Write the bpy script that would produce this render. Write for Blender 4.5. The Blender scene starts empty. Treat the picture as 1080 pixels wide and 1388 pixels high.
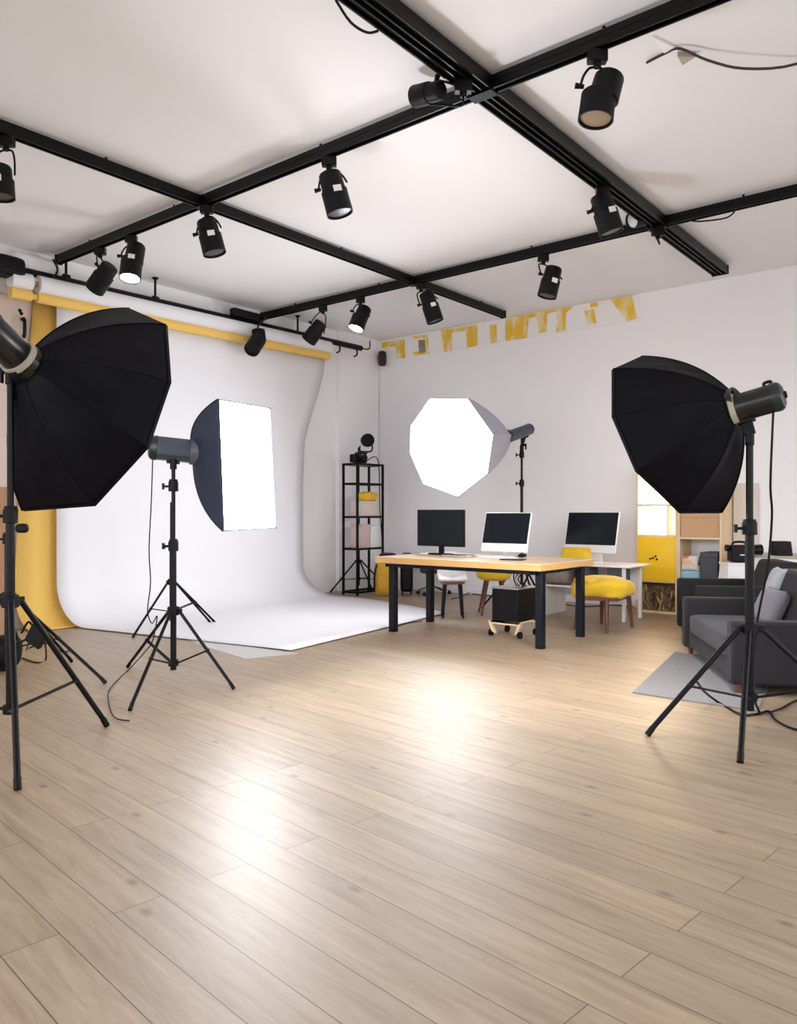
import bpy, bmesh, math, random
from mathutils import Vector, Matrix, noise
random.seed(7)
scn = bpy.context.scene
COL = scn.collection
V = Vector

# ------------------------------------------------------------------ image pixels to world points
# camera position and yaw to the room axes, estimated from image coordinates (metres, z up, back wall along x, left wall along y)
EYE = V((0, 0, 1.2)); FOC = 1060.0; CX, CY = 540.0, 694.0
YAW = math.radians(39.05)
FWD = V((-math.sin(YAW), math.cos(YAW), 0)); RGT = V((math.cos(YAW), math.sin(YAW), 0)); UP = V((0, 0, 1))
def W(px, py, Z):                      # world point of an image pixel at a chosen depth Z
    return EYE + FWD*Z + RGT*((px-CX)/FOC*Z) - UP*((py-CY)/FOC*Z)
def on_z(px, py, z=0.0):               # ... lying on a horizontal plane
    return W(px, py, (1.2-z)*FOC/(py-CY))
def on_x(px, py, x):                   # ... on a plane parallel to the left wall
    return W(px, py, x/(FWD.x+(px-CX)/FOC*RGT.x))
def on_y(px, py, y):                   # ... on a plane parallel to the back wall
    return W(px, py, y/(FWD.y+(px-CX)/FOC*RGT.y))

CEIL = 3.95; XL = -8.21; YB = 9.56; XR = 2.6; YF = -2.8

# ------------------------------------------------------------------ materials
def new_mat(name):
    m = bpy.data.materials.new(name); m.use_nodes = True
    nt = m.node_tree; b = nt.nodes['Principled BSDF']
    return m, nt, b
def mat(name, col, rough=0.5, metal=0.0, spec=0.5, noise_amt=0.0, nscale=40, bump=0.0, sheen=0.0, coat=0.0, emit=None, trans=0.0):
    m, nt, b = new_mat(name)
    c4 = (*col, 1)
    b.inputs['Base Color'].default_value = c4
    b.inputs['Roughness'].default_value = rough
    b.inputs['Metallic'].default_value = metal
    b.inputs['Specular IOR Level'].default_value = spec
    b.inputs['Sheen Weight'].default_value = sheen
    b.inputs['Coat Weight'].default_value = coat
    b.inputs['Transmission Weight'].default_value = trans
    if emit:
        b.inputs['Emission Color'].default_value = (*emit[0], 1); b.inputs['Emission Strength'].default_value = emit[1]
    if noise_amt or bump:
        tc = nt.nodes.new('ShaderNodeTexCoord'); n = nt.nodes.new('ShaderNodeTexNoise')
        n.inputs['Scale'].default_value = nscale; n.inputs['Detail'].default_value = 4
        nt.links.new(tc.outputs['Object'], n.inputs['Vector'])
        if noise_amt:
            mx = nt.nodes.new('ShaderNodeMix'); mx.data_type = 'RGBA'
            mx.inputs['A'].default_value = (*[max(0, x*(1-noise_amt)) for x in col], 1)
            mx.inputs['B'].default_value = (*[min(1, x*(1+noise_amt)) for x in col], 1)
            nt.links.new(n.outputs['Fac'], mx.inputs['Factor']); nt.links.new(mx.outputs['Result'], b.inputs['Base Color'])
        if bump:
            bp = nt.nodes.new('ShaderNodeBump'); bp.inputs['Strength'].default_value = bump; bp.inputs['Distance'].default_value = 0.01
            nt.links.new(n.outputs['Fac'], bp.inputs['Height']); nt.links.new(bp.outputs['Normal'], b.inputs['Normal'])
    return m
def wood(name, c1, c2, scale=6, axis='X', rough=0.4):
    m, nt, b = new_mat(name)
    tc = nt.nodes.new('ShaderNodeTexCoord'); mp = nt.nodes.new('ShaderNodeMapping'); n = nt.nodes.new('ShaderNodeTexNoise')
    s = {'X': (.6, 9, 9), 'Y': (9, .6, 9), 'Z': (9, 9, .6)}[axis]
    mp.inputs['Scale'].default_value = s
    n.inputs['Scale'].default_value = scale; n.inputs['Detail'].default_value = 6; n.inputs['Roughness'].default_value = .65
    cr = nt.nodes.new('ShaderNodeValToRGB')
    cr.color_ramp.elements[0].position = .3; cr.color_ramp.elements[0].color = (*c1, 1)
    cr.color_ramp.elements[1].position = .7; cr.color_ramp.elements[1].color = (*c2, 1)
    L = nt.links.new
    L(tc.outputs['Object'], mp.inputs['Vector']); L(mp.outputs['Vector'], n.inputs['Vector']); L(n.outputs['Fac'], cr.inputs['Fac']); L(cr.outputs['Color'], b.inputs['Base Color'])
    b.inputs['Roughness'].default_value = rough
    return m

def floor_material():
    m, nt, b = new_mat('oak_planks'); N = nt.nodes.new; L = nt.links.new
    tc = N('ShaderNodeTexCoord'); mp = N('ShaderNodeMapping'); mp.inputs['Rotation'].default_value = (0, 0, math.radians(6.3)); mp.inputs['Location'].default_value = (.31, .07, 0)
    L(tc.outputs['Object'], mp.inputs['Vector'])
    def brick(c1, c2, mc):
        k = N('ShaderNodeTexBrick'); k.offset = 0.37; k.offset_frequency = 2; k.squash = 1; k.squash_frequency = 1
        k.inputs['Color1'].default_value = c1; k.inputs['Color2'].default_value = c2; k.inputs['Mortar'].default_value = mc
        k.inputs['Scale'].default_value = 1; k.inputs['Mortar Size'].default_value = .0016; k.inputs['Mortar Smooth'].default_value = 0.1
        k.inputs['Bias'].default_value = 0; k.inputs['Brick Width'].default_value = 1.95; k.inputs['Row Height'].default_value = .158
        L(mp.outputs['Vector'], k.inputs['Vector']); return k
    k = brick((0, 0, 0, 1), (1, 1, 1, 1), (.5, .5, .5, 1))
    # grain, stretched along the plank and shifted for every plank
    sc = N('ShaderNodeMapping'); sc.inputs['Scale'].default_value = (1.1, 13, 1); L(mp.outputs['Vector'], sc.inputs['Vector'])
    w = N('ShaderNodeMath'); w.operation = 'MULTIPLY'; w.inputs[1].default_value = 37; L(k.outputs['Color'], w.inputs[0])
    g = N('ShaderNodeTexNoise'); g.noise_dimensions = '4D'; g.inputs['Scale'].default_value = 1.9; g.inputs['Detail'].default_value = 7; g.inputs['Roughness'].default_value = .62; g.inputs['Distortion'].default_value = .9
    L(sc.outputs['Vector'], g.inputs['Vector']); L(w.outputs[0], g.inputs['W'])
    f = N('ShaderNodeTexNoise'); f.noise_dimensions = '4D'; f.inputs['Scale'].default_value = 14; f.inputs['Detail'].default_value = 5; f.inputs['Roughness'].default_value = .7
    L(sc.outputs['Vector'], f.inputs['Vector']); L(w.outputs[0], f.inputs['W'])
    cr = N('ShaderNodeValToRGB'); e = cr.color_ramp.elements
    e[0].position = .2; e[0].color = (.215, .145, .085, 1); e[1].position = .80; e[1].color = (.425, .330, .232, 1)
    x = e.new(.5); x.color = (.34, .253, .167, 1)
    L(g.outputs['Fac'], cr.inputs['Fac'])
    # per plank tone
    t = N('ShaderNodeMapRange'); t.inputs['To Min'].default_value = .92; t.inputs['To Max'].default_value = 1.09; L(k.outputs['Color'], t.inputs['Value'])
    f2 = N('ShaderNodeMapRange'); f2.inputs['From Min'].default_value = .3; f2.inputs['From Max'].default_value = .7; f2.inputs['To Min'].default_value = .90; f2.inputs['To Max'].default_value = 1.08; L(f.outputs['Fac'], f2.inputs['Value'])
    mu = N('ShaderNodeMath'); mu.operation = 'MULTIPLY'; L(t.outputs[0], mu.inputs[0]); L(f2.outputs[0], mu.inputs[1])
    vm = N('ShaderNodeVectorMath'); vm.operation = 'SCALE'; L(cr.outputs['Color'], vm.inputs[0]); L(mu.outputs[0], vm.inputs['Scale'])
    # knots
    ks = N('ShaderNodeMapping'); ks.inputs['Scale'].default_value = (1.3, 2.6, 1); L(mp.outputs['Vector'], ks.inputs['Vector'])
    vo = N('ShaderNodeTexVoronoi'); vo.voronoi_dimensions = '2D'; vo.inputs['Scale'].default_value = .8; vo.inputs['Randomness'].default_value = 1; L(ks.outputs['Vector'], vo.inputs['Vector'])
    kn = N('ShaderNodeMapRange'); kn.inputs['From Min'].default_value = .012; kn.inputs['From Max'].default_value = .042; kn.inputs['To Min'].default_value = .65; kn.inputs['To Max'].default_value = 0; L(vo.outputs['Distance'], kn.inputs['Value'])
    mk = N('ShaderNodeMix'); mk.data_type = 'RGBA'; mk.inputs['B'].default_value = (.13, .075, .045, 1); L(kn.outputs[0], mk.inputs['Factor']); L(vm.outputs[0], mk.inputs['A'])
    # joints
    mj = N('ShaderNodeMix'); mj.data_type = 'RGBA'; mj.inputs['B'].default_value = (.06, .035, .02, 1); L(k.outputs['Fac'], mj.inputs['Factor']); L(mk.outputs['Result'], mj.inputs['A'])
    L(mj.outputs['Result'], b.inputs['Base Color'])
    r = N('ShaderNodeMapRange'); r.inputs['To Min'].default_value = .40; r.inputs['To Max'].default_value = .50; L(f.outputs['Fac'], r.inputs['Value']); L(r.outputs[0], b.inputs['Roughness'])
    bp = N('ShaderNodeBump'); bp.inputs['Strength'].default_value = .35; bp.inputs['Distance'].default_value = .002; bp.invert = True
    L(k.outputs['Fac'], bp.inputs['Height']); L(bp.outputs['Normal'], b.inputs['Normal'])
    b.inputs['Specular IOR Level'].default_value = 1.0
    b.inputs['Coat Weight'].default_value = 0.0
    return m

def paint_material():
    m, nt, b = new_mat('brushed_yellow_paint'); N = nt.nodes.new; L = nt.links.new
    tc = N('ShaderNodeTexCoord'); n = N('ShaderNodeTexNoise'); n.inputs['Scale'].default_value = 4.5; n.inputs['Detail'].default_value = 6
    mp = N('ShaderNodeMapping'); mp.inputs['Scale'].default_value = (1.6, 1, .9); L(tc.outputs['Object'], mp.inputs['Vector']); L(mp.outputs['Vector'], n.inputs['Vector'])
    cr = N('ShaderNodeValToRGB'); e = cr.color_ramp.elements
    e[0].position = .34; e[0].color = (.86, .80, .62, 1); e[1].position = .54; e[1].color = (.84, .53, .05, 1)
    x = e.new(.44); x.color = (.86, .66, .26, 1)
    L(n.outputs['Fac'], cr.inputs['Fac']); L(cr.outputs['Color'], b.inputs['Base Color']); b.inputs['Roughness'].default_value = .7
    return m

def cushion_pattern():
    m, nt, b = new_mat('patterned_fabric'); N = nt.nodes.new; L = nt.links.new
    tc = N('ShaderNodeTexCoord'); v = N('ShaderNodeTexVoronoi'); v.inputs['Scale'].default_value = 14; L(tc.outputs['Object'], v.inputs['Vector'])
    cr = N('ShaderNodeValToRGB'); cr.color_ramp.interpolation = 'CONSTANT'; e = cr.color_ramp.elements
    e[0].position = 0; e[0].color = (.75, .72, .68, 1); e[1].position = .45; e[1].color = (.62, .2, .12, 1)
    x = e.new(.62); x.color = (.75, .5, .35, 1); x = e.new(.8); x.color = (.1, .12, .13, 1)
    s = N('ShaderNodeSeparateColor'); L(v.outputs['Color'], s.inputs[0]); L(s.outputs[0], cr.inputs['Fac']); L(cr.outputs['Color'], b.inputs['Base Color'])
    b.inputs['Roughness'].default_value = .9
    return m

M = {}
M['wall'] = mat('painted_wall', (.91, .90, .93), .75, noise_amt=.015, nscale=3)
M['ceiling'] = mat('painted_ceiling', (.85, .85, .875), .85, noise_amt=.015, nscale=2)
M['floor'] = floor_material()
M['black'] = mat('black_powder_coat', (.0035, .0035, .0045), .38, spec=.2)
M['black_soft'] = mat('black_plastic', (.004, .004, .0055), .5, spec=.2, bump=.05, nscale=200)
M['rail'] = mat('black_aluminium_track', (.003, .003, .0035), .35, spec=.2)
M['fabric'] = mat('black_softbox_fabric', (.003, .003, .0055), .55, spec=.10, noise_amt=.3, nscale=7, bump=.25)
M['slate'] = mat('bloom_tinted_softbox_fabric', (.018, .024, .046), .55, spec=.3, noise_amt=.1, nscale=6, bump=.1)  # black fabric with the blue-grey bloom put into its colour
M['greyfab'] = mat('grey_softbox_fabric', (.33, .34, .42), .6, noise_amt=.08, nscale=6)
M['flash_black'] = mat('flash_housing_black', (.006, .006, .007), .28)
M['flash_blue'] = mat('flash_housing_slate', (.045, .06, .085), .3)
M['flash_green'] = mat('flash_cap_dark_green', (.008, .02, .02), .35)
M['cream'] = mat('cream_ring', (.42, .38, .29), .45)
M['silver'] = mat('brushed_silver', (.7, .7, .72), .28, metal=1)
M['chrome'] = mat('chrome', (.8, .8, .82), .12, metal=1)
M['frost'] = mat('frosted_ring', (.12, .13, .15), .25, trans=.3)
def glow(name, col, s): return mat(name, (.8, .8, .8), .6, emit=(col, s))
M['glow_b'] = glow('lit_diffuser_white', (.93, .95, 1), 17)
M['glow_d'] = glow('lit_diffuser_octagon', (.93, .95, 1), 7)
M['glow_a'] = glow('lit_diffuser_left', (.94, .96, 1), 1.3)
M['glow_c'] = glow('lit_diffuser_warm', (1, .95, .88), 10)
M['glow_cell'] = glow('added_cell_glow_warm', (1, .90, .68), 7)  # added emission for the bright cabinet cells, no fitted lamp
M['lamp_on'] = glow('lit_lens', (1, .97, .92), 14)
M['lens_off'] = mat('dark_lens', (.02, .018, .018), .3)
M['lens_bronze'] = mat('bronze_lens', (.30, .21, .14), .4)
M['sticker'] = mat('white_sticker', (.8, .8, .8), .6)
M['paper_white'] = mat('white_paper', (.76, .76, .80), .65)
M['paper_yellow'] = mat('yellow_paper', (.80, .52, .12), .65)
M['paper_core'] = mat('cardboard_core', (.35, .22, .1), .8)
M['paint'] = paint_material()
M['banner'] = mat('painted_strip_base', (.90, .88, .88), .8)
M['oak_top'] = wood('table_wood', (.58, .40, .22), (.72, .53, .33), 5, 'X', .35)
M['oak_edge'] = wood('table_edge_wood', (.60, .33, .11), (.72, .43, .17), 5, 'X', .45)
M['birch'] = wood('cabinet_birch', (.70, .52, .31), (.80, .64, .42), 4, 'Z', .5)
M['birch_dark'] = wood('cabinet_dark_wood', (.38, .22, .13), (.48, .30, .18), 4, 'X', .6)  # darker brown wood for the lower cell back and some shelf boards
M['leg_wood'] = wood('walnut_leg', (.09, .03, .02), (.17, .06, .035), 6, 'Z', .4)
M['yellow_door'] = mat('yellow_lacquer', (.90, .56, .005), .4)
M['yellow_cloth'] = mat('yellow_cloth', (.80, .52, .02), .85, noise_amt=.15, nscale=9, bump=.3, sheen=.2)
M['mustard'] = mat('mustard_bag_fabric', (.62, .34, .03), .8, noise_amt=.15, nscale=15, bump=.2)
M['table_steel'] = mat('dark_steel', (.006, .0075, .012), .4, spec=.2)
M['screen'] = mat('black_glass_screen', (.004, .007, .013), .2, spec=.3)
M['alu'] = mat('pale_aluminium', (.82, .82, .84), .35, metal=.15)
M['white_plastic'] = mat('white_plastic', (.84, .83, .84), .4)
M['white_laminate'] = mat('white_laminate', (.85, .84, .85), .35)
M['sofa'] = mat('charcoal_upholstery', (.0075, .007, .0105), .85, noise_amt=.25, nscale=60, bump=.2, sheen=.05)
M['sofa_seat'] = mat('charcoal_seat_fabric', (.024, .023, .032), .85, noise_amt=.2, nscale=50, bump=.2, sheen=.08)
M['sofa_dark'] = mat('near_black_upholstery', (.005, .005, .0065), .8, noise_amt=.2, nscale=60, bump=.2)
M['pillow'] = mat('grey_pillow_fabric', (.16, .155, .185), .9, noise_amt=.15, nscale=50, bump=.15, sheen=.2)
M['pillow_light'] = mat('pale_grey_pillow_fabric', (.34, .36, .40), .9, noise_amt=.1, nscale=50, sheen=.2)
M['rug'] = mat('grey_flatweave', (.23, .225, .24), .95, noise_amt=.2, nscale=90, bump=.4)
M['beige'] = mat('beige_laminate', (.56, .46, .40), .6)
M['brown_wood'] = wood('reddish_plank', (.28, .14, .07), (.42, .24, .13), 4, 'Z', .6)
M['cardboard'] = mat('kraft_cardboard', (.56, .35, .20), .8, noise_amt=.05, nscale=20)
M['box_cream'] = mat('cream_cardboard', (.72, .64, .58), .8)
M['box_pink'] = mat('pale_pink_card', (.66, .5, .47), .8)
M['blue'] = mat('pale_blue_fabric', (.30, .55, .70), .85)
M['pattern'] = cushion_pattern()
M['driftwood'] = mat('driftwood', (.17, .10, .06), .85, noise_amt=.5, nscale=25, bump=.4)
M['driftpale'] = mat('dried_stems', (.50, .36, .17), .85, noise_amt=.3, nscale=25)
M['greybox'] = mat('charcoal_box', (.055, .06, .08), .6)
M['plastic_sheet'] = mat('grey_protective_film', (.50, .49, .49), .35)
M['dark_wood_seat'] = wood('brown_seat', (.22, .10, .05), (.34, .17, .09), 5, 'X', .5)
M['white_shell'] = mat('white_chair_shell', (.84, .83, .85), .45)
M['taupe'] = mat('taupe_bag', (.24, .20, .19), .8, noise_amt=.4, nscale=16)

# ------------------------------------------------------------------ mesh builder
class MB:
    def __init__(s): s.bm = bmesh.new()
    def faces(s, verts, faces):
        vs = [s.bm.verts.new(v) for v in verts]
        for f in faces:
            try: s.bm.faces.new([vs[i] for i in f])
            except ValueError: pass
        return s
    def obox(s, c, ex, ey, ez):          # centre and three half-extent vectors
        c = V(c); ex = V(ex); ey = V(ey); ez = V(ez)
        v = [c+ex*a+ey*b+ez*d for d in (-1, 1) for b in (-1, 1) for a in (-1, 1)]
        return s.faces(v, [(0, 2, 3, 1), (4, 5, 7, 6), (0, 1, 5, 4), (2, 6, 7, 3), (0, 4, 6, 2), (1, 3, 7, 5)])
    def box(s, x0, x1, y0, y1, z0, z1):
        return s.obox(((x0+x1)/2, (y0+y1)/2, (z0+z1)/2), ((x1-x0)/2, 0, 0), (0, (y1-y0)/2, 0), (0, 0, (z1-z0)/2))
    def lathe(s, p0, axis, prof, seg=24, caps=True):   # prof: (t along axis, radius)
        p0 = V(p0); a = V(axis).normalized(); u = a.orthogonal().normalized(); w = a.cross(u)
        n = len(prof); vs = []
        for t, r in prof:
            for k in range(seg):
                th = 2*math.pi*k/seg; vs.append(p0+a*t+(u*math.cos(th)+w*math.sin(th))*max(r, 1e-5))
        fs = [(i*seg+k, i*seg+(k+1) % seg, (i+1)*seg+(k+1) % seg, (i+1)*seg+k) for i in range(n-1) for k in range(seg)]
        if caps: fs += [tuple(range(seg))[::-1], tuple(range((n-1)*seg, n*seg))]
        return s.faces(vs, fs)
    def cyl(s, p0, p1, r0, r1=None, seg=16):
        p0 = V(p0); p1 = V(p1); d = p1-p0
        return s.lathe(p0, d, [(0, r0), (d.length, r0 if r1 is None else r1)], seg)
    def tube(s, pts, r, seg=8, smooth=4):
        P = [V(p) for p in pts]
        if smooth and len(P) > 2:
            Q = []
            for i in range(len(P)-1):
                a = P[max(i-1, 0)]; b = P[i]; c = P[i+1]; d = P[min(i+2, len(P)-1)]
                for k in range(smooth):
                    t = k/smooth
                    Q.append(.5*((2*b)+(c-a)*t+(2*a-5*b+4*c-d)*t*t+(3*b-a-3*c+d)*t**3))
            Q.append(P[-1]); P = Q
        vs = []; u = None
        for i, p in enumerate(P):
            t = (P[min(i+1, len(P)-1)]-P[max(i-1, 0)]).normalized()
            u = t.orthogonal().normalized() if u is None else (u-t*u.dot(t)).normalized()
            w = t.cross(u)
            for k in range(seg):
                th = 2*math.pi*k/seg; vs.append(p+(u*math.cos(th)+w*math.sin(th))*r)
        n = len(P)
        fs = [(i*seg+k, i*seg+(k+1) % seg, (i+1)*seg+(k+1) % seg, (i+1)*seg+k) for i in range(n-1) for k in range(seg)]
        fs += [tuple(range(seg))[::-1], tuple(range((n-1)*seg, n*seg))]
        return s.faces(vs, fs)
    def prism(s, pts, d):                # closed outline extruded by vector d
        P = [V(p) for p in pts]; n = len(P); d = V(d)
        return s.faces(P+[p+d for p in P], [tuple(range(n))[::-1], tuple(range(n, 2*n))]+[(i, (i+1) % n, n+(i+1) % n, n+i) for i in range(n)])
    def grid(s, rows, close=False):
        m = len(rows[0]); vs = [p for r in rows for p in r]; fs = []
        for i in range(len(rows)-1):
            for j in range(m if close else m-1):
                fs.append((i*m+j, i*m+(j+1) % m, (i+1)*m+(j+1) % m, (i+1)*m+j))
        return s.faces(vs, fs)
    def ball(s, c, r, sx=1, sy=1, sz=1, seg=16):
        rows = []
        for i in range(seg//2+1):
            ph = math.pi*i/(seg//2); rr = math.sin(ph)
            rows.append([V(c)+V((r*sx*rr*math.cos(2*math.pi*k/seg), r*sy*rr*math.sin(2*math.pi*k/seg), -r*sz*math.cos(ph))) for k in range(seg)])
        s.grid(rows, True); return s
    def lump(s, c, ex, ey, ez, amp=.12, fr=4.0, p=3.2, seg=28, seed=0):   # soft lumpy cushion: superellipsoid with noise
        c = V(c); ex = V(ex); ey = V(ey); ez = V(ez); rows = []
        def sg(x, e): return math.copysign(abs(x)**e, x)
        e = 2/p
        for i in range(seg//2+1):
            ph = -math.pi/2+math.pi*i/(seg//2); row = []
            for k in range(seg):
                th = 2*math.pi*k/seg
                x = sg(math.cos(ph), e)*sg(math.cos(th), e); y = sg(math.cos(ph), e)*sg(math.sin(th), e); z = sg(math.sin(ph), e)
                q = c+ex*x+ey*y+ez*z
                nz = noise.noise(q*fr+V((seed*7.3, 0, 0)))
                row.append(c+(ex*x+ey*y+ez*z)*(1+amp*nz))
            rows.append(row)
        s.grid(rows, True); return s
    def build(s, name, m, parent=None, bevel=0, angle=35, solid=0, at=None, sub=0):
        bmesh.ops.remove_doubles(s.bm, verts=s.bm.verts, dist=1e-5)
        bmesh.ops.recalc_face_normals(s.bm, faces=s.bm.faces)
        root = parent
        while root is not None and root.parent is not None: root = root.parent
        if root is not None: org = root.location.copy()
        elif at is not None: org = V(at)
        else:
            xs = [v.co for v in s.bm.verts]
            org = V(((min(p.x for p in xs)+max(p.x for p in xs))/2, (min(p.y for p in xs)+max(p.y for p in xs))/2, min(p.z for p in xs)))
        for v in s.bm.verts: v.co -= org
        me = bpy.data.meshes.new(name); s.bm.to_mesh(me); s.bm.free()
        me.materials.append(m)
        for p in me.polygons: p.use_smooth = True
        me.set_sharp_from_angle(angle=math.radians(angle))
        o = bpy.data.objects.new(name, me); COL.objects.link(o)
        if parent is not None: o.parent = parent
        else: o.location = org
        if solid:
            k = o.modifiers.new('thickness', 'SOLIDIFY'); k.thickness = solid; k.offset = -1
        if bevel:
            k = o.modifiers.new('edges', 'BEVEL'); k.width = bevel; k.segments = 2; k.limit_method = 'ANGLE'; k.angle_limit = math.radians(40)
        if sub:
            k = o.modifiers.new('soft', 'SUBSURF'); k.levels = sub; k.render_levels = sub
        return o

def tag(o, label, cat, group=None):
    o['label'] = label; o['category'] = cat
    if group: o['group'] = group
    return o
def thing(name, label, cat, loc, group=None):
    o = bpy.data.objects.new(name, None); COL.objects.link(o); o.location = V(loc); o.empty_display_size = .1
    return tag(o, label, cat, group)
def struct(o): o['kind'] = 'structure'; return o
def floor_pt(p): return V((p[0], p[1], 0))

# ------------------------------------------------------------------ room shell
struct(MB().box(XL-.2, XR+.2, YF, YB+.2, -.1, 0).build('floor', M['floor'], at=(0, 0, 0)))
struct(MB().box(XL-.2, XR+.2, YF, YB+.2, CEIL, CEIL+.12).build('ceiling', M['ceiling']))
struct(MB().box(XL-.2, XL, YF, YB+.2, 0, CEIL).build('wall_left', M['wall']))
struct(MB().box(XL, XR+.2, YB, YB+.2, 0, CEIL).build('wall_back', M['wall']))
wr = MB()
wr.box(XR, XR+.2, YF, YB, 0, .8); wr.box(XR, XR+.2, YF, YB, 3.3, CEIL)
for a, b in ((YF, -1.2), (1.6, 2.4), (5.2, 6.0), (8.8, YB)): wr.box(XR, XR+.2, a, b, .8, 3.3)
struct(wr.build('wall_right', M['wall']))
wq = MB(); wq.box(XL, XR, YF-.2, YF, 0, .7); wq.box(XL, XR, YF-.2, YF, 3.3, CEIL)
for a, b in ((XL, -6.6), (-3.0, -2.4), (1.4, XR)): wq.box(a, b, YF-.2, YF, .7, 3.3)
struct(wq.build('wall_rear', M['wall']))
for i, (a, b) in enumerate(((-6.6, -3.0), (-2.4, 1.4))):
    w = MB()
    for z in (.73, 2.0, 3.27): w.box(a, b, YF-.12, YF-.06, z-.03, z+.03)
    for x in (a+.03, (a+b)/2, b-.03): w.box(x-.03, x+.03, YF-.12, YF-.06, .7, 3.3)
    struct(w.build('window_%d' % (i+4), M['white_plastic']))
for i, (a, b) in enumerate(((-1.2, 1.6), (2.4, 5.2), (6.0, 8.8))):
    w = MB()
    for z in (.83, 2.05, 3.27): w.box(XR+.06, XR+.12, a, b, z-.03, z+.03)
    for y in (a+.03, (a+b)/2, b-.03): w.box(XR+.06, XR+.12, y-.03, y+.03, .8, 3.3)
    struct(w.build('window_%d' % (i+1), M['white_plastic']))
struct(MB().box(XL, XR, YB-.015, YB, 0, .07).build('baseboard_back', M['wall']))
struct(MB().box(XL, XL+.015, YF, YB-.015, 0, .07).build('baseboard_left', M['wall']))
# shallow pilaster on the left wall between the backdrop and the corner
struct(MB().box(XL, XL+.06, 8.62, YB-.02, 0, CEIL).build('trim_1', M['wall']))

# ------------------------------------------------------------------ ceiling tracks
RZ = 3.88
def rail(p0, p1, label, double=False, drops=(), joins=()):
    p0 = V(p0); p1 = V(p1); d = (p1-p0).normalized(); s = d.cross(UP)
    t = thing('ceiling_track', label, 'ceiling track', (p0+p1)/2, 'black lighting tracks under the ceiling')
    offs = (-.05, .05) if double else (0,)
    for o in offs:
        b = MB(); c = (p0+p1)/2+s*o; L = (p1-p0).length/2
        b.obox(c+UP*.022, d*L, s*.034, UP*.022)
        for q in (-1, 1): b.obox(c-UP*.022+s*(q*.027), d*L, s*.007, UP*.022)
        b.build('track_profile', M['rail'], t, bevel=.003)
        MB().obox(c-UP*.012, d*(L-.01), s*.019, UP*.01).build('conductor_strip', M['black_soft'], t)
    for e, q in ((p0, -1), (p1, 1)):
        MB().obox(e+d*(q*.012), d*.012, s*(.09 if double else .04), UP*.05).build('end_cap', M['black'], t, bevel=.004)
    for y in joins:
        q = .088 if double else .042
        MB().box(p0.x-q, p0.x+q, y-.045, y+.045, RZ-.056, RZ-.0485).build('junction_plate', M['black_soft'], t, bevel=.002)
    for k in drops:
        c = p0+(p1-p0)*k
        h = MB(); h.cyl(c+UP*.04, V((c.x, c.y, CEIL)), .01)
        h.build('hanger', M['black'], t)
    return t
rail((-8.02, 4.175, RZ-.003), (2.2, 4.175, RZ-.003), 'black ceiling track crossing nearest the viewer from the backdrop towards upper right', drops=(.06, .2, .38, .6, .8))
rail((-8.17, 7.143, RZ-.003), (2.2, 7.143, RZ-.003), 'black ceiling track furthest back, parallel to the painted yellow strip', drops=(.06, .2, .4, .6, .8))
rail((-5.585, -1.5, RZ), (-5.585, 9.13, RZ), 'black single ceiling track running from left edge towards the painted yellow strip', drops=(.2, .45, .7, .95), joins=(4.175, 7.143))
rail((-2.70, -1.5, RZ), (-2.70, 8.99, RZ), 'wide double black ceiling track ending above the right side of back wall', True, drops=(.2, .45, .7, .96), joins=(4.175, 7.143))

# ------------------------------------------------------------------ track spotlights
def spot(label, mount, rear, front, rad=.098, bend=.0, lit=False, body=None, sticker=True, silver=False, boxy=False, tall=False):
    body = body or M['black_soft']
    mount = V(mount); rear = V(rear); front = V(front)
    t = thing('track_spotlight', label, 'spotlight', mount, 'black spotlights on the ceiling tracks')
    ax = (front-rear).normalized(); L = (front-rear).length
    side = ax.cross(FWD); side = side.normalized() if side.length > .2 else RGT.copy()
    top = ax.cross(side).normalized()
    # adapter on the track
    a = MB(); a.obox(mount-UP*.02, RGT*.055, FWD*.03, UP*.035); a.cyl(mount-UP*.05, mount-UP*.085, .022)
    a.build('track_adapter', M['black'], t, bevel=.006)
    # two-piece can: the rear housing may be offset from the barrel
    knee = rear+ax*(L*.45)+top*bend*.0
    off = side*bend
    ra = rear+off; rk = knee+off*.55
    h = MB(); d1 = (rk+ax*.03-ra)
    h.lathe(ra, d1, [(0, rad*.55), (.008, rad*.78), (.02, rad*.86), (d1.length, rad*.9)], 28)
    h.build('housing', body, t)
    b = MB(); d2 = front-knee; L2 = d2.length
    b.lathe(knee-ax*.01, d2, [(0, rad*.6), (.006, rad*.94), (.012, rad), (L2*.55, rad), (L2+.01, rad*1.02), (L2+.01, rad*.93), (L2-.03, rad*.88)], 28)
    bo = b.build('barrel', body, t)
    l = MB(); l.lathe(front-ax*.018, ax, [(0, rad*.9), (.006, rad*.86), (.01, rad*.3)], 24)
    l.build('lens', M['lamp_on'] if lit else (M['silver'] if silver else (M['lens_bronze'] if tall else M['lens_off'])), bo)
    # yoke
    y = MB()
    piv = rear+ax*(L*.33)
    top_pt = mount-UP*.08
    for q in (-1, 1):
        p = piv+side*(q*(rad+.012))
        y.tube([top_pt, top_pt+side*(q*.045)-UP*.012, (top_pt+p)/2+side*(q*.03), p], .0075, 6)
    y.build('yoke', M['black'], t)
    k = MB(); p = piv+side*(-(rad+.012)); k.cyl(p+side*.02, p-side*.03, .012, .017); k.build('knob', M['black'], t)
    if sticker:
        c = knee+ax*(.02)-FWD*0; n = (-top if top.dot(FWD) > 0 else top)
        n = (n*.96+side*.28).normalized(); c = knee+ax*.02+n*(rad*1.005); sd = n.cross(ax).normalized()
        MB().obox(c, ax*.022, sd*.03, n*.003).build('rating_sticker', M['sticker'], t)
    return t
def z374(px, py): return on_z(px, py, 3.815)
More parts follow.
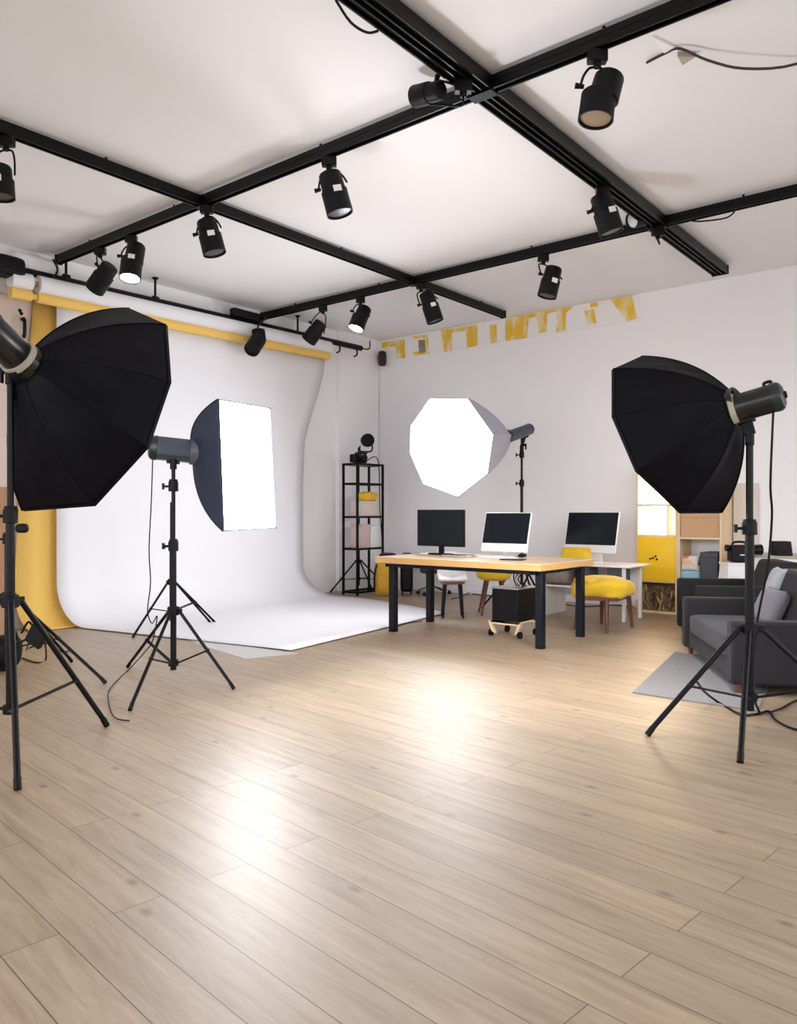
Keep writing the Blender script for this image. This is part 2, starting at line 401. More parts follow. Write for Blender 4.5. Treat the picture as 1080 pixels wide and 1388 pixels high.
def aim(mpx, r, f, dz=0.0, dr=0.0, snap=None):
    m = z374(*mpx)
    if snap is not None:
        if snap[0] == 'x': m.x = snap[1]
        else: m.y = snap[1]
    Z = (m-EYE).dot(FWD)
    return m, W(r[0], r[1], Z+dr), W(f[0], f[1], Z+dr+dz)
def sp(label, m, r, f, dz=0, dr=0, snap=None, **k):
    a, b, c = aim(m, r, f, dz, dr, snap); return spot(label, a, b, c, **k)
Yn, Ys, Xp, Xq = ('y', 4.175), ('y', 7.143), ('x', -5.585), ('x', -2.70)
sp('black spotlight cut off by the left edge of the picture', (5, 190), (-2, 224), (0, 268), snap=Xp)
sp('black tilted spotlight leaning left above the white backdrop roll', (143, 340), (150, 360), (128, 392), dz=.12, snap=Yn, sticker=False)
sp('lit spotlight with glowing lens above left end of the backdrop', (180, 322), (181, 332), (176, 378), dz=-.10, snap=Yn, lit=True, bend=.03)
sp('black cylinder spotlight just below the left crossing of two tracks', (283, 282), (279, 298), (291, 344), snap=Yn)
sp('black cylinder spotlight alone mid-span on the nearest long track', (447, 216), (446, 234), (461, 290), snap=Yn)
sp('black spotlight lying sideways beside the crossing of the double track', (616, 118), (599, 122), (563, 131), dz=.16, rad=.066, snap=Xq, sticker=False)
sp('largest spotlight with open bronze-coloured mouth hanging near upper right', (815, 78), (815, 100), (807, 163), dz=-.02, snap=Yn, bend=.05, sticker=False, tall=True)
sp('black spotlight under the double track, tilted towards lower right', (822, 254), (813, 264), (829, 316), snap=Xq)
sp('small silver-mouthed spotlight seen half behind the double track', (872, 297), (886, 291), (856, 299), dz=-.12, snap=Ys, rad=.075, silver=True, sticker=False)
sp('black spotlight on rearmost track, just left of the wide double track', (745, 352), (751, 362), (741, 402), snap=Ys)
sp('black spotlight below the crossing next to the painted yellow strip', (577, 388), (577, 396), (590, 436), snap=Ys)
sp('lit spotlight on rearmost track with white glowing mouth aimed left', (487, 404), (493, 416), (482, 446), dz=-.08, snap=Ys, lit=True, bend=.02, sticker=False)
sp('black spotlight on rearmost track tilted in front of the backdrop pipe', (430, 414), (436, 437), (418, 462), dz=.1, snap=Ys, sticker=False)

# ------------------------------------------------------------------ backdrop pipe and paper rolls
PX, PZ = -8.0, 3.71
pipe = thing('backdrop_pipe', 'long black pipe hung from ceiling rods along the left wall', 'pipe', (PX, 6.3, PZ))
MB().cyl((PX, 3.3, PZ-.06), (PX, 8.95, PZ+.0), .042).build('tube', M['black'], pipe)
for y in (4.24, 5.33, 7.62):
    h = MB(); h.cyl((PX, y, PZ-.02), (PX, y, CEIL), .014); h.lathe((PX, y, CEIL-.03), UP, [(0, .015), (.02, .035), (.03, .04)], 16); h.cyl((PX, y-.03, PZ-.02), (PX, y+.03, PZ-.02), .045)
    h.build('ceiling_rod', M['black'], pipe)
for y in (8.42, 8.8):
    h = MB(); h.tube([(PX, y, PZ-.02), (PX+.05, y, PZ-.06), (PX+.05, y, PZ-.13), (PX-.01, y, PZ-.15)], .012); h.build('hook', M['black'], pipe)

ZR0, ZR1 = 3.535, 3.60
wroll = thing('white_paper_backdrop', 'wide white seamless paper sweep hanging from its roll and curving onto the floor', 'backdrop', (-7.93, 6.1, 0))
r = MB(); r.cyl((-7.93, 3.9, ZR0), (-7.93, 8.17, ZR1-.02), .092, seg=28); r.build('paper_roll', M['paper_white'], wroll)
r = MB(); r.cyl((-7.93, 3.84, ZR0), (-7.93, 8.23, ZR1), .03, seg=16); r.build('roll_core', M['paper_core'], wroll)
# sheet: drop, curve, floor run; narrows towards its front edge
rows = []
x_back = -7.99; Rc = .46; x_front = -4.95
prof = [(x_back, 3.53), (x_back, 3.2), (x_back, 2.9), (x_back, 2.55), (x_back, 2.2), (x_back, 1.6)]
prof += [(x_back, 1.3), (x_back, 1.0), (x_back, .75)]
for k in range(1, 17):
    a = math.pi/2*k/16
    prof.append((x_back+Rc*(1-math.cos(a)), .012+Rc*(1-math.sin(a))+.0))
for k in range(1, 13): prof.append((x_back+Rc+(x_front-x_back-Rc)*k/12, .012))
for (x, z) in prof:
    f = max(0, (x-x_back)/(x_front-x_back))
    sfr = min(1, max(0, (x-x_back)/Rc))
    hz = min(1, max(0, (3.53-z)/1.6)); hz = hz*hz*(3-2*hz)
    yl = 4.13-.02*sfr+.53*f; yr = 8.17-.46*hz+.24*sfr+.36*math.sin(min(1, f*2.2)*math.pi/2)*(1-f)-.42*f
    rows.append([V((x-(.45*j/20 if f > .99 else 0)*0, yl+(yr-yl)*j/20, z)) for j in range(21)])
# skew the front edge to corners read from image pixels
for i, (x, z) in enumerate(prof):
    f = max(0, (x-x_back)/(x_front-x_back))
    for j in range(21): rows[i][j].x -= .42*f*f*j/20
s = MB().grid(rows); s.build('paper_sheet', M['paper_white'], wroll, solid=.003)

yroll = thing('yellow_paper_backdrop', 'yellow paper backdrop with a roll under the pipe and sheet showing at far left', 'backdrop', (-7.9, 5.8, 0))
r = MB(); r.cyl((-7.93, 3.89, 3.40), (-7.93, 8.17, 3.455), .055, seg=24); r.build('paper_roll', M['paper_yellow'], yroll)
r = MB(); r.cyl((-7.93, 3.62, 3.395), (-7.93, 3.83, 3.398), .055, seg=24); r.cyl((-7.93, 3.83, 3.398), (-7.93, 3.90, 3.40), .03, seg=16); r.build('roll_end', M['paper_yellow'], yroll)
rows = []
yp = [(-8.10, 3.44), (-8.10, 2.6), (-8.10, 1.6), (-8.10, .6)]
for k in range(1, 11):
    a = math.pi/2*k/10; yp.append((-8.10+.36*(1-math.cos(a)), .006+.36*(1-math.sin(a))))
for (x, z) in yp:
    y0_ = 3.75+.19*min(1, max(0, (z-1.0)/2.4))
    rows.append([V((x, y0_+j*(5.84-y0_)/6, z)) for j in range(7)])
MB().grid(rows).build('paper_sheet', M['paper_yellow'], yroll, solid=.003)
stub = MB().cyl((-7.93, 3.62, 3.53), (-7.93, 3.83, 3.535), .085, seg=24)
tag(stub.build('paper_roll_stub', M['paper_white']), 'short white paper roll end hanging beside left end of the long roll', 'paper roll')

# fitting on the pipe: lamp with a long driver box
L14 = thing('pipe_spotlight', 'black spotlight with a long box clamped on the backdrop pipe', 'spotlight', V((PX, 6.75, PZ)))
MB().box(PX+.0, PX+.10, 6.42, 6.88, PZ+.0, PZ+.1).build('driver_box', M['black_soft'], L14, bevel=.01)
a = on_x(350, 447, PX+.26); b = on_x(351, 459, PX+.28); c = on_x(341, 474, PX+.36)
m = MB(); m.lathe(a, b-a, [(0, .06), (.01, .085), ((b-a).length+.03, .09)], 24); m.build('housing', M['black_soft'], L14)
m = MB(); m.lathe(b, c-b, [(0, .07), (.012, .1), ((c-b).length, .1), ((c-b).length, .085), ((c-b).length-.02, .08)], 24); m.build('barrel', M['black_soft'], L14)
m = MB(); m.tube([V((PX+.05, 6.85, PZ+.03)), V((PX+.2, 6.85, PZ+.03)), a+V((0, 0, .05)), a], .012); m.build('bracket', M['black'], L14)

# projector-like case and white case at the left end of the pipe
p = on_x(10, 362, -7.95)
m = thing('black_equipment_case', 'black rounded case above left end of the backdrop pipe', 'equipment case', p-V((0, 0, .1)))
MB().lump(p, (.11, 0, 0), (0, .15, 0), (0, 0, .10), amp=.04, p=5).build('shell', M['black_soft'], m)
MB().cyl(p+V((.0, .17, -.05)), p+V((0, .30, -.09)), .035).build('grey_cap', M['box_cream'], m)
a = on_x(36, 352, -8.05); b = on_x(72, 372, -8.05)
m = thing('wall_unit', 'white rounded wall unit tucked between ceiling and backdrop pipe', 'wall unit', (-8.1, (a.y+b.y)/2, b.z))
MB().box(-8.2, -8.04, 3.72, 4.2, 3.66, 3.87).build('casing', M['white_plastic'], m, bevel=.04)
MB().box(-8.045, -8.035, 3.78, 4.14, 3.675, 3.70).build('vent', M['box_cream'], m)
m = MB(); m.tube([on_z(72, 352, 3.8), on_x(78, 366, -7.95), on_x(70, 378, -7.93), on_x(58, 376, -7.93)], .011)
tag(m.build('power_cable', M['black']), 'black cable looping from track end to the backdrop pipe at left', 'cable')
m = MB(); m.tube([(PX, 8.9, PZ), on_x(500, 473, -8.0), on_x(501, 462, -8.05)], .010)
tag(m.build('power_cable', M['black']), 'thin black cable rising from the far end of the backdrop pipe', 'cable')

# corner speaker
p = on_y(518, 486, YB-.08)
m = thing('wall_speaker', 'small dark brown speaker mounted high in the room corner', 'speaker', p)
MB().lump(p, (.05, 0, 0), (0, .06, 0), (0, 0, .12), amp=.02, p=4).build('cabinet', mat('dark_brown_grille', (.03, .015, .013), .6), m)
MB().cyl(p+V((-.05, .03, .03)), V((XL+.07, p.y+.03, p.z+.03)), .012).build('bracket', M['black'], m)

# ------------------------------------------------------------------ painted yellow strip
bl = on_y(511, 462, YB-.01).x; br = on_y(867, 395, YB-.01).x
ban = thing('painted_strip', 'long white strip with brushed yellow blocks along top of the back wall', 'wall decoration', ((bl+br)/2, YB-.01, 3.6))
MB().box(bl, br, YB-.012, YB-.001, 3.615, 3.945).build('backing', M['banner'], ban)
def zz(x, y): return (500+x/2.7, 380+y/2.7)
patches = [
 [(45, 228), (130, 216), (134, 284), (103, 287), (98, 240), (48, 247)],
 [(155, 206), (215, 196), (222, 268), (166, 274), (164, 262), (212, 256), (207, 210), (163, 216)],
 [(262, 182), (395, 164), (396, 178), (303, 192), (304, 258), (276, 262)],
 [(355, 180), (396, 174), (398, 240), (360, 247)],
 [(442, 165), (468, 161), (467, 228), (446, 231)],
 [(498, 141), (745, 84), (744, 98), (585, 140), (578, 212), (500, 222)],
 [(612, 116), (652, 108), (651, 188), (622, 193)],
 [(690, 100), (748, 86), (722, 120), (718, 184), (686, 190)],
 [(790, 112), (824, 106), (832, 156), (800, 162)],
 [(810, 76), (838, 70), (838, 95), (812, 100)],
 [(885, 60), (962, 43), (980, 140), (946, 151), (916, 112)]]
for ip, pl in enumerate(patches):
    pts = [on_y(*zz(*q), YB-.012) for q in pl]
    pts = [V((q.x, YB-.0122-.0006*ip, min(q.z, 3.938-.0005*ip))) for q in pts]
    MB().prism(pts, (0, -.003, 0)).build('yellow_block', M['paint'], ban)
pts = [on_y(*zz(*q), YB-.014) for q in [(180, 220), (205, 216), (208, 262), (184, 268)]]
MB().prism([V((q.x, YB-.0142, q.z)) for q in pts], (0, -.003, 0)).build('brown_block', mat('brown_paint', (.3, .25, .17), .8, noise_amt=.6, nscale=9), ban)

# ceiling rose with cable, upper right
p = on_z(905, 68, CEIL)
m = thing('cable_outlet', 'torn pale ceiling outlet with loose corner pieces at upper right', 'cable outlet', p)
MB().prism([on_z(885, 48, CEIL), on_z(922, 66, CEIL), on_z(900, 70, CEIL)], (0, 0, -.012)).build('flap', M['banner'], m)
MB().prism([on_z(918, 70, CEIL), on_z(943, 70, CEIL), on_z(925, 82, CEIL)], (0, 0, -.03)).build('flap', M['cream'], m)
m = MB(); m.tube([on_z(876, 85, 3.93), on_z(902, 72, 3.94), on_z(922, 66, 3.93), on_z(960, 82, 3.90), on_z(1010, 93, 3.88), on_z(1082, 86, 3.90), on_z(1180, 40, 3.92)], .008)
tag(m.build('ceiling_cable', mat('brown_cable', (.04, .028, .028), .5)), 'dark cable sagging across ceiling to the upper right edge', 'cable')
m = MB(); m.tube([V((-2.4, 7.143, 3.83)), on_z(950, 300, 3.74), on_z(985, 295, 3.74), on_z(998, 283, 3.78)], .007)
tag(m.build('ceiling_cable', M['black']), 'thin black cable drooping under the rearmost track at right', 'cable')
m = MB(); m.tube([on_z(455, 0, 3.76), on_z(475, 30, 3.72), on_z(497, 44, 3.72), on_z(512, 42, 3.76)], .007)
tag(m.build('ceiling_cable', M['black']), 'short black cable drooping from the double track at top edge', 'cable')

# ------------------------------------------------------------------ light stands
def stand(label, base, feet, z_collar, z_hub, z_bottom, z_top, rl=.017, ru=.013, joints=(), tb=.58, light=False, top_offset=None, leg_r=.0115):
    base = floor_pt(base)
    t = thing('light_stand', label, 'light stand', base, 'black tripod light stands')
    P = lambda z: V((base.x, base.y, z))
    zj = joints[0] if joints else z_collar+.35
    MB().cyl(P(z_bottom), P(zj), rl).build('pole', M['black'], t)
    MB().cyl(P(zj-.05), P(z_top), ru).build('upper_pole', M['black'], t)
    for z in joints:
        c = MB(); c.cyl(P(z-.035), P(z+.035), rl*1.65); c.cyl(P(z+.02), P(z+.05), rl*1.4)
        co = c.build('clamp_collar', M['black_soft'], t, bevel=.003)
        k = MB(); q = P(z)-RGT*(rl*1.5); k.cyl(q, q-RGT*.03, .008); k.obox(q-RGT*.04, RGT*.008, FWD*.006, UP*.022); k.build('clamp_knob', M['black_soft'], co)
    c = MB(); c.cyl(P(z_collar-.03), P(z_collar+.03), rl*1.9)
    for f in feet:
        d = (floor_pt(f)-base).normalized(); c.obox(P(z_collar)+d*(rl*2.2), d*(rl*1.2), d.cross(UP)*.012, UP*.018)
    c.build('leg_collar', M['black_soft'], t, bevel=.003)
    h = MB(); h.cyl(P(z_hub-.022), P(z_hub+.022), rl*1.7); h.build('brace_collar', M['black_soft'], t, bevel=.003)
    for f in feet:
        d = (floor_pt(f)-base).normalized(); top = P(z_collar)+d*(rl*2.6); ft = floor_pt(f)+V((0, 0, .012))
        lg = MB().cyl(top, ft, leg_r).build('leg', M['black'], t)
        MB().cyl(ft+(top-ft).normalized()*.045, ft-V((0, 0, .006)), leg_r*1.15).build('rubber_foot', M['black_soft'], lg)
        q = top+(ft-top)*tb; hub = P(z_hub)+d*(rl*1.6)
        b = MB(); s = d.cross(UP)
        for e in (-1, 1): b.cyl(hub+s*(e*.008), q+s*(e*.008), .0055, seg=8)
        b.ball(q, .017, seg=8); b.build('brace', M['black'], t)
    return t

PA = V((-3.929, 1.796, 0)); PB = floor_pt(W(235, 700, 5.5)); PC = V((-1.21, 4.555, 0)); PD = floor_pt(W(707, 700, 9.6))
stand('tall black tripod stand at left edge carrying the dark octagonal softbox', PA, [(-3.392, 1.581), (-4.019, 2.368), (-4.45, 1.40)], .758, .225, .20, 1.90, rl=.021, ru=.016, joints=(1.18, ), tb=.62, leg_r=.0145)
stand('black tripod stand with cable holding the glowing rectangular softbox', PB, [on_z(176, 964), on_z(317, 935), on_z(173, 905)], .505, .14, .09, 1.60, rl=.021, ru=.014, joints=(.96, 1.38), tb=.52)
stand('black tripod stand at right beside the sofa holding dark octagonal softbox', PC, [on_z(877, 998), on_z(1003, 1035), (-.62, 4.78)], .56, .185, .11, 1.62, rl=.024, ru=.019, joints=(1.11, ), tb=.55, leg_r=.0145)
stand('black tripod stand behind the table raising the glowing octagonal softbox', PD, [PD+V((-.45, -.2, 0)), PD+V((.4, -.3, 0)), PD+V((.05, .5, 0))], .55, .2, .12, 2.10, rl=.018, ru=.014, joints=(1.55, 1.9))
P2 = floor_pt(W(232, 700, 7.9))
stand('spare black tripod stand directly behind the rectangular softbox stand', P2, [on_z(180, 865), on_z(285, 845), P2+V((-.1, .62, 0))], .495, .2, .1, 1.30, rl=.018, ru=.012, joints=(.85,), tb=.5)
P3 = floor_pt(W(10, 700, 5.75))
stand('black tripod stand half hidden behind the left edge stand', P3, [on_z(143, 927), P3+V((-.55, -.3, 0)), P3+V((-.1, .55, 0))], .58, .2, .1, 1.15, rl=.02, ru=.013, joints=(1.0,), tb=.5)
P4 = floor_pt(W(486, 700, 11.75))
stand('black tripod stand squeezed behind the narrow corner shelf', P4, [(-8.10, 8.38), (-8.05, 9.25), (-7.42, 8.98)], .46, .2, .1, 2.17, rl=.018, ru=.014, joints=(1.2,), tb=.6)
p = W(496, 597, 11.7)
m = thing('round_lamp_head', 'small round black lamp on stand above the corner shelf', 'lamp', p)
MB().lathe(p+FWD*.06, -FWD+RGT*.3, [(0, .05), (.02, .095), (.11, .1), (.12, .08)], 24).build('head', M['black_soft'], m)
MB().tube([p-UP*.08+RGT*-.09, p-UP*.16+RGT*-.08, p-UP*.16+RGT*.08, p-UP*.05+RGT*.09], .012).build('yoke', M['black'], m)
MB().tube([p-UP*.16, p-UP*.2, V((P4.x, P4.y, 2.10))], .014).build('spigot', M['black'], m)

# ------------------------------------------------------------------ softboxes and flash heads
def softbox(label, rim, ring, axis, ring_r, fabric, glow_m, ctrl=.72, fwd=.30, recess=.03, ns=10, nt=20, name='octagonal_softbox', seam=.005):
    rim = [V(p) for p in rim]; ring = V(ring); ax = V(axis).normalized(); n = len(rim)
    t = thing(name, label, 'softbox', ring, 'studio softboxes')
    cen = sum(rim, V((0, 0, 0)))/n
    ribs = []
    for p in rim:
        rd = (p-ring)-ax*(p-ring).dot(ax); rr = rd.normalized()
        a = ring+rr*ring_r; d = p-a; axial = d.dot(ax); rad = d-ax*axial
        c = a+rad*ctrl+ax*(axial*fwd)
        ribs.append([(a*(1-u)**2+c*(2*u*(1-u))+p*u*u) for u in [i/nt for i in range(nt+1)]])
    shell = MB()
    for k in range(n):
        A, B = ribs[k], ribs[(k+1) % n]; rows = []
        for i in range(nt+1):
            row = []
            for j in range(ns+1):
                s = j/ns; q = A[i].lerp(B[i], s)
                w = A[i]-B[i]
                sag = .10*w.length*s*(1-s)*math.sin(math.pi*i/nt)
                inward = (ring+ax*(q-ring).dot(ax)-q).normalized()
                wr = (noise.noise(q*5+V((k*3.1, 0, 0)))*.022+noise.noise(q*13+V((k*1.7, 4, 0)))*.009)*math.sin(math.pi*i/nt)*math.sin(math.pi*s)
                row.append(q+inward*(sag+wr))
            rows.append(row)
        # panels kept apart so that seams stay crisp
        shell.grid(rows)
    so = shell.build('fabric_shell', fabric, t, angle=14, solid=.004)
    for k in range(n): MB().tube(ribs[k], seam, 6, smooth=0).build('rib', fabric, t)
    lip = MB()
    fl = [p+ax*.012 for p in rim]
    for k in range(n):
        a, b = rim[k], rim[(k+1) % n]
        ia, ib = a.lerp(cen, .012), b.lerp(cen, .012)
        lip.faces([a-ax*.006, b-ax*.006, b+ax*.012, a+ax*.012, ia-ax*.006, ib-ax*.006, ib+ax*.012, ia+ax*.012], [(0, 1, 2, 3), (4, 7, 6, 5), (3, 2, 6, 7), (0, 4, 5, 1)])
    lip.build('front_lip', fabric, t)
    dif = MB(); inner = [p.lerp(cen, .014) for p in rim]
    rows = [[p-ax*.0 for p in inner]]+[[p.lerp(cen, f)+ax*(.018*f) for p in inner] for f in (.35, .7)]
    dif.grid(rows, True); nv = [p.lerp(cen, .7)+ax*(.018*.7) for p in inner]
    dif.faces(nv+[cen+ax*.018], [(i, (i+1) % n, n) for i in range(n)])
    dif.build('front_diffuser', glow_m, t, angle=60)
    r = MB(); r.lathe(ring-ax*.03, ax, [(0, ring_r*.9), (0, ring_r*1.04), (.05, ring_r*1.04), (.05, ring_r*.9)], 28, caps=False)
    r.build('speed_ring', M['flash_black'], t)
    return t

def flash(label, front, back, rad, body, cap, ring_m, stand_top, ring_w=.03, handle=True, octag=False):
    front = V(front); back = V(back); ax = (front-back).normalized(); L = (front-back).length
    t = thing('studio_flash', label, 'studio flash', back, 'studio flash heads')
    seg = 10 if octag else 28
    MB().lathe(back+ax*.05, ax, [(0, rad*.9), (.008, rad), (L-.07, rad), (L-.06, rad*.95)], seg).build('housing', body, t, angle=25)
    MB().lathe(back, ax, [(0, rad*.62), (.012, rad*.92), (.03, rad*1.03), (.058, rad*1.03), (.062, rad*.9)], 28).build('rear_cap', cap, t)
    MB().lathe(front-ax*.055, ax, [(0, rad*.96), (.002, rad*1.1), (ring_w, rad*1.13), (ring_w+.004, rad*1.0)], 28).build('front_ring', ring_m, t)
    # panel with dial on the rear
    MB().lathe(back-ax*.012, ax, [(0, .018), (.014, .022)], 14).build('dial', M['black_soft'], t)
    side = ax.cross(UP).normalized(); top = side.cross(ax).normalized()
    if handle:
        MB().tube([back+ax*.05+top*rad, back+ax*.05+top*(rad+.014), back+ax*.08+top*(rad+.014), back+ax*.085+top*rad], .009).build('handle', M['black_soft'], t)
    st = V(stand_top)
    up = st+V((0, 0, .03)); att = back+ax*((st-back).dot(ax))-top*rad
    b = MB(); b.cyl(st-UP*.07, st+UP*.0, .024); b.obox((st+att)/2, side*.012, ax*.03, (att-st)*.5+top*.01); b.obox(att+top*.0, side*.03, ax*.045, top*.014)
    bo = b.build('bracket', M['black_soft'], t, bevel=.004)
    k = MB(); k.cyl(st-side*.01, st-side*.055, .014); k.obox(st-side*.06-UP*.02, side*.008, ax*.008, UP*.035); k.build('tilt_lever', M['black_soft'], bo)
    return t

rimA = [(-4.026, 2.511, 2.368), (-3.624, 2.481, 2.209), (-3.361, 2.323, 1.855), (-3.359, 2.195, 1.521), (-3.694, 2.104, 1.234), (-4.207, 1.985, 1.208), (-4.474, 2.155, 1.613), (-4.427, 2.335, 2.036)]
axA = V((-.076, .92, -.384)).normalized(); apA = V((-3.863, 1.85, 1.929))
softbox('large black octagonal softbox at the left edge seen from behind', rimA, apA, axA, .095, M['fabric'], M['glow_a'], ctrl=.62, fwd=.30)
bA = W(-28, 437, 3.62)
flash('black studio flash at far left edge behind the large octagonal softbox', apA-axA*.02, bA, .085, M['flash_black'], M['flash_black'], M['cream'], V((PA.x, PA.y, 1.90)))
rimC = [(-1.899, 4.745, 2.172), (-1.726, 5.08, 1.903), (-1.573, 5.121, 1.531), (-1.455, 4.881, 1.196), (-1.554, 4.465, 1.196), (-1.687, 4.153, 1.427), (-1.812, 4.128, 1.733), (-1.918, 4.369, 2.042)]
axC = V((-.921, .152, -.36)).normalized(); apC = V((-1.293, 4.553, 1.802))
softbox('black octagonal softbox at right, seen from behind over the yellow cabinet', rimC, apC, axC, .085, M['fabric'], M['glow_c'], ctrl=.62, fwd=.30)
flash('black studio flash on the right stand with cream ring and hanging cable', W(985, 558, 4.36), W(1063, 535, 4.2), .078, M['flash_black'], M['flash_green'], M['cream'], V((PC.x, PC.y, 1.635)))
rimD = [(-5.397, 7.233, 2.515), (-5.797, 7.38, 2.232), (-5.882, 7.479, 1.914), (-5.661, 7.454, 1.535), (-5.124, 7.413, 1.372), (-4.659, 7.318, 1.623), (-4.535, 7.235, 2.04), (-4.84, 7.195, 2.455)]
axD = V((-.158, -.973, -.171)).normalized(); apD = W(686, 592, 9.25)
softbox('glowing white octagonal softbox facing the room above the table', rimD, apD, axD, .08, M['greyfab'], M['glow_d'], ctrl=.55, fwd=.35)
flash('slate studio flash behind the glowing octagonal softbox', W(684, 594, 9.25), W(719, 581, 9.62), .07, M['flash_blue'], M['flash_black'], M['silver'], V((PD.x, PD.y, 2.02)), handle=False)
rimB = [W(295, 541, 5.3), W(365, 553, 5.82), W(373, 716, 5.82), W(302, 720, 5.3)]
cB = sum(rimB, V((0, 0, 0)))/4; apB = W(264, 612, 5.6)
axB = (rimB[1]-rimB[0]).cross(rimB[3]-rimB[0]).normalized()
if axB.dot(cB-apB) < 0: axB = -axB
softbox('glowing rectangular softbox with black sides tinted slate by bloom in front of white backdrop', rimB, apB, axB, .085, M['slate'], M['glow_b'], ctrl=.64, fwd=.2, name='rectangular_softbox', ns=10)
flash('slate grey studio flash with dark green rear cap on the rectangular softbox', W(268, 613, 5.58), W(201, 606, 5.48), .085, M['flash_blue'], M['flash_green'], M['frost'], V((PB.x, PB.y, 1.57)), ring_w=.06, octag=True, handle=False)

# flash cables
def cable(pts, label, r=.007, m=None, smooth=5):
    o = MB().tube(pts, r, 6, smooth).build('power_cable', m or M['black']); return tag(o, label, 'cable')
z0 = .009
cable([W(207, 618, 5.5), W(205, 680, 5.5), W(202, 745, 5.5), W(204, 790, 5.52), W(200, 828, 5.55), W(206, 845, 5.55), W(213, 835, 5.55), W(207, 868, 5.5), W(196, 884, 5.55), on_z(176, 906, z0+.006), on_z(150, 932, z0), on_z(147, 950, z0), on_z(155, 972, z0), on_z(175, 977, z0)], 'black cable hanging from the rectangular softbox flash down to the floor', r=.0042)
cable([W(1048, 556, 4.25), W(1046, 600, 4.25), W(1044, 660, 4.28), W(1046, 700, 4.32), W(1040, 770, 4.35), W(1025, 850, 4.4), W(1019, 930, 4.4), on_z(1030, 968, z0)], 'black cable hanging from the right studio flash beside its stand')
cable([on_z(945, 925, .20), on_z(955, 938, .1), on_z(975, 953, z0), on_z(1003, 968, z0), on_z(1025, 968, z0), on_z(1042, 964, z0), on_z(1050, 975, z0), on_z(1075, 988, z0), on_z(1130, 1000, z0)], 'black cable snaking on floor past the right stand foot')
cable([on_z(1042, 966, z0+.012), on_z(1060, 960, z0), on_z(1085, 948, z0), on_z(1140, 940, z0)], 'black cable on floor running right below the sofa arm')
cable([on_z(30, 892, z0), on_z(50, 898, z0), on_z(62, 894, z0), W(60, 868, 6.0), W(50, 850, 5.9), on_z(36, 880, z0), on_z(45, 876, z0+.01), on_z(66, 872, z0), on_z(85, 884, z0), on_z(95, 880, z0)], 'looped black cable on floor behind the left edge stand')
cable([on_z(640, 805, z0), on_z(660, 807, z0), on_z(690, 809, .03), on_z(745, 814, z0), on_z(775, 821, z0), on_z(800, 822, z0), on_z(830, 820, z0), on_z(858, 822, z0)], 'black cable along the floor in front of the back wall')
cable([on_z(612, 812, z0), on_z(625, 808, z0), on_z(645, 800, .03), on_z(660, 797, .05)], 'short black cable on floor behind left end of the table')
cable([on_z(537, 850, .024), on_z(552, 845, .024), on_z(572, 842, .024)], 'thin black cable between the two left table legs', r=.005)

# ------------------------------------------------------------------ corner shelf
def corner_shelf():
    x0, x1, y0, y1 = -7.76, -7.49, 8.30, 8.86; H = 1.905
    t = thing('metal_shelf', 'narrow black metal shelf tower in the room corner', 'shelf', ((x0+x1)/2, (y0+y1)/2, 0))
    for x in (x0, x1):
        for y in (y0, y1): MB().box(x-.014, x+.014, y-.014, y+.014, 0, H).build('post', M['black'], t)
    for z in (.05, .67, 1.13, 1.61, H-.012):
        f = MB()
        for x in (x0, x1): f.box(x-.011, x+.011, y0, y1, z-.018, z+.012)
        for y in (y0, y1): f.box(x0, x1, y-.011, y+.011, z-.018, z+.012)
        f.build('shelf_rim', M['black'], t)
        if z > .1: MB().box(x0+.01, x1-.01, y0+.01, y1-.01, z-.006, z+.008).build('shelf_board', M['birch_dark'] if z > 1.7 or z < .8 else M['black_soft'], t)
    return x0, x1, y0, y1
x0, x1, y0, y1 = corner_shelf()
def carton(name, label, a, b, c, m, cat='box', bev=.006):
    return tag(MB().box(*a, *b, *c).build(name, m, bevel=bev), label, cat)
def boxthing(name, label, cat, x, y, z, m, lid_m=None, bev=.006):
    t = thing(name, label, cat, ((x[0]+x[1])/2, (y[0]+y[1])/2, z[0]))
    h = z[1]-z[0]
    MB().box(*x, *y, z[0], z[1]-h*.16).build('body', m, t, bevel=bev)
    MB().box(x[0]-.004, x[1]+.004, y[0]-.004, y[1]+.004, z[1]-h*.17, z[1]).build('lid', lid_m or m, t, bevel=bev)
    return t
boxthing('storage_box', 'cream storage box under the yellow pouch on the corner shelf', 'box', (x0+.03, x1-.03, ), (y0+.12, y1-.03), (1.14, 1.36), M['box_cream'])
boxthing('storage_box', 'pale pink storage box on lower level of the corner shelf', 'box', (x0+.03, x1-.03), (y0+.12, y1-.25), (.68, 1.02), M['box_pink'])
boxthing('storage_box', 'pale grey storage box beside the pink one on corner shelf', 'box', (x0+.03, x1-.03), (y1-.23, y1-.03), (.68, 1.00), M['white_plastic'])
m = thing('yellow_pouch', 'bright yellow rolled pouch lying on the corner shelf box', 'pouch', ((x0+x1)/2, y0+.36, 1.36))
MB().lump(((x0+x1)/2, y0+.36, 1.425), (.1, 0, 0), (0, .17, 0), (0, 0, .068), amp=.15, fr=9, p=4).build('pouch_body', M['yellow_cloth'], m)
MB().box(x0+.07, x1-.03, y0+.33, y0+.345, 1.365, 1.5).build('strap', M['mustard'], m)
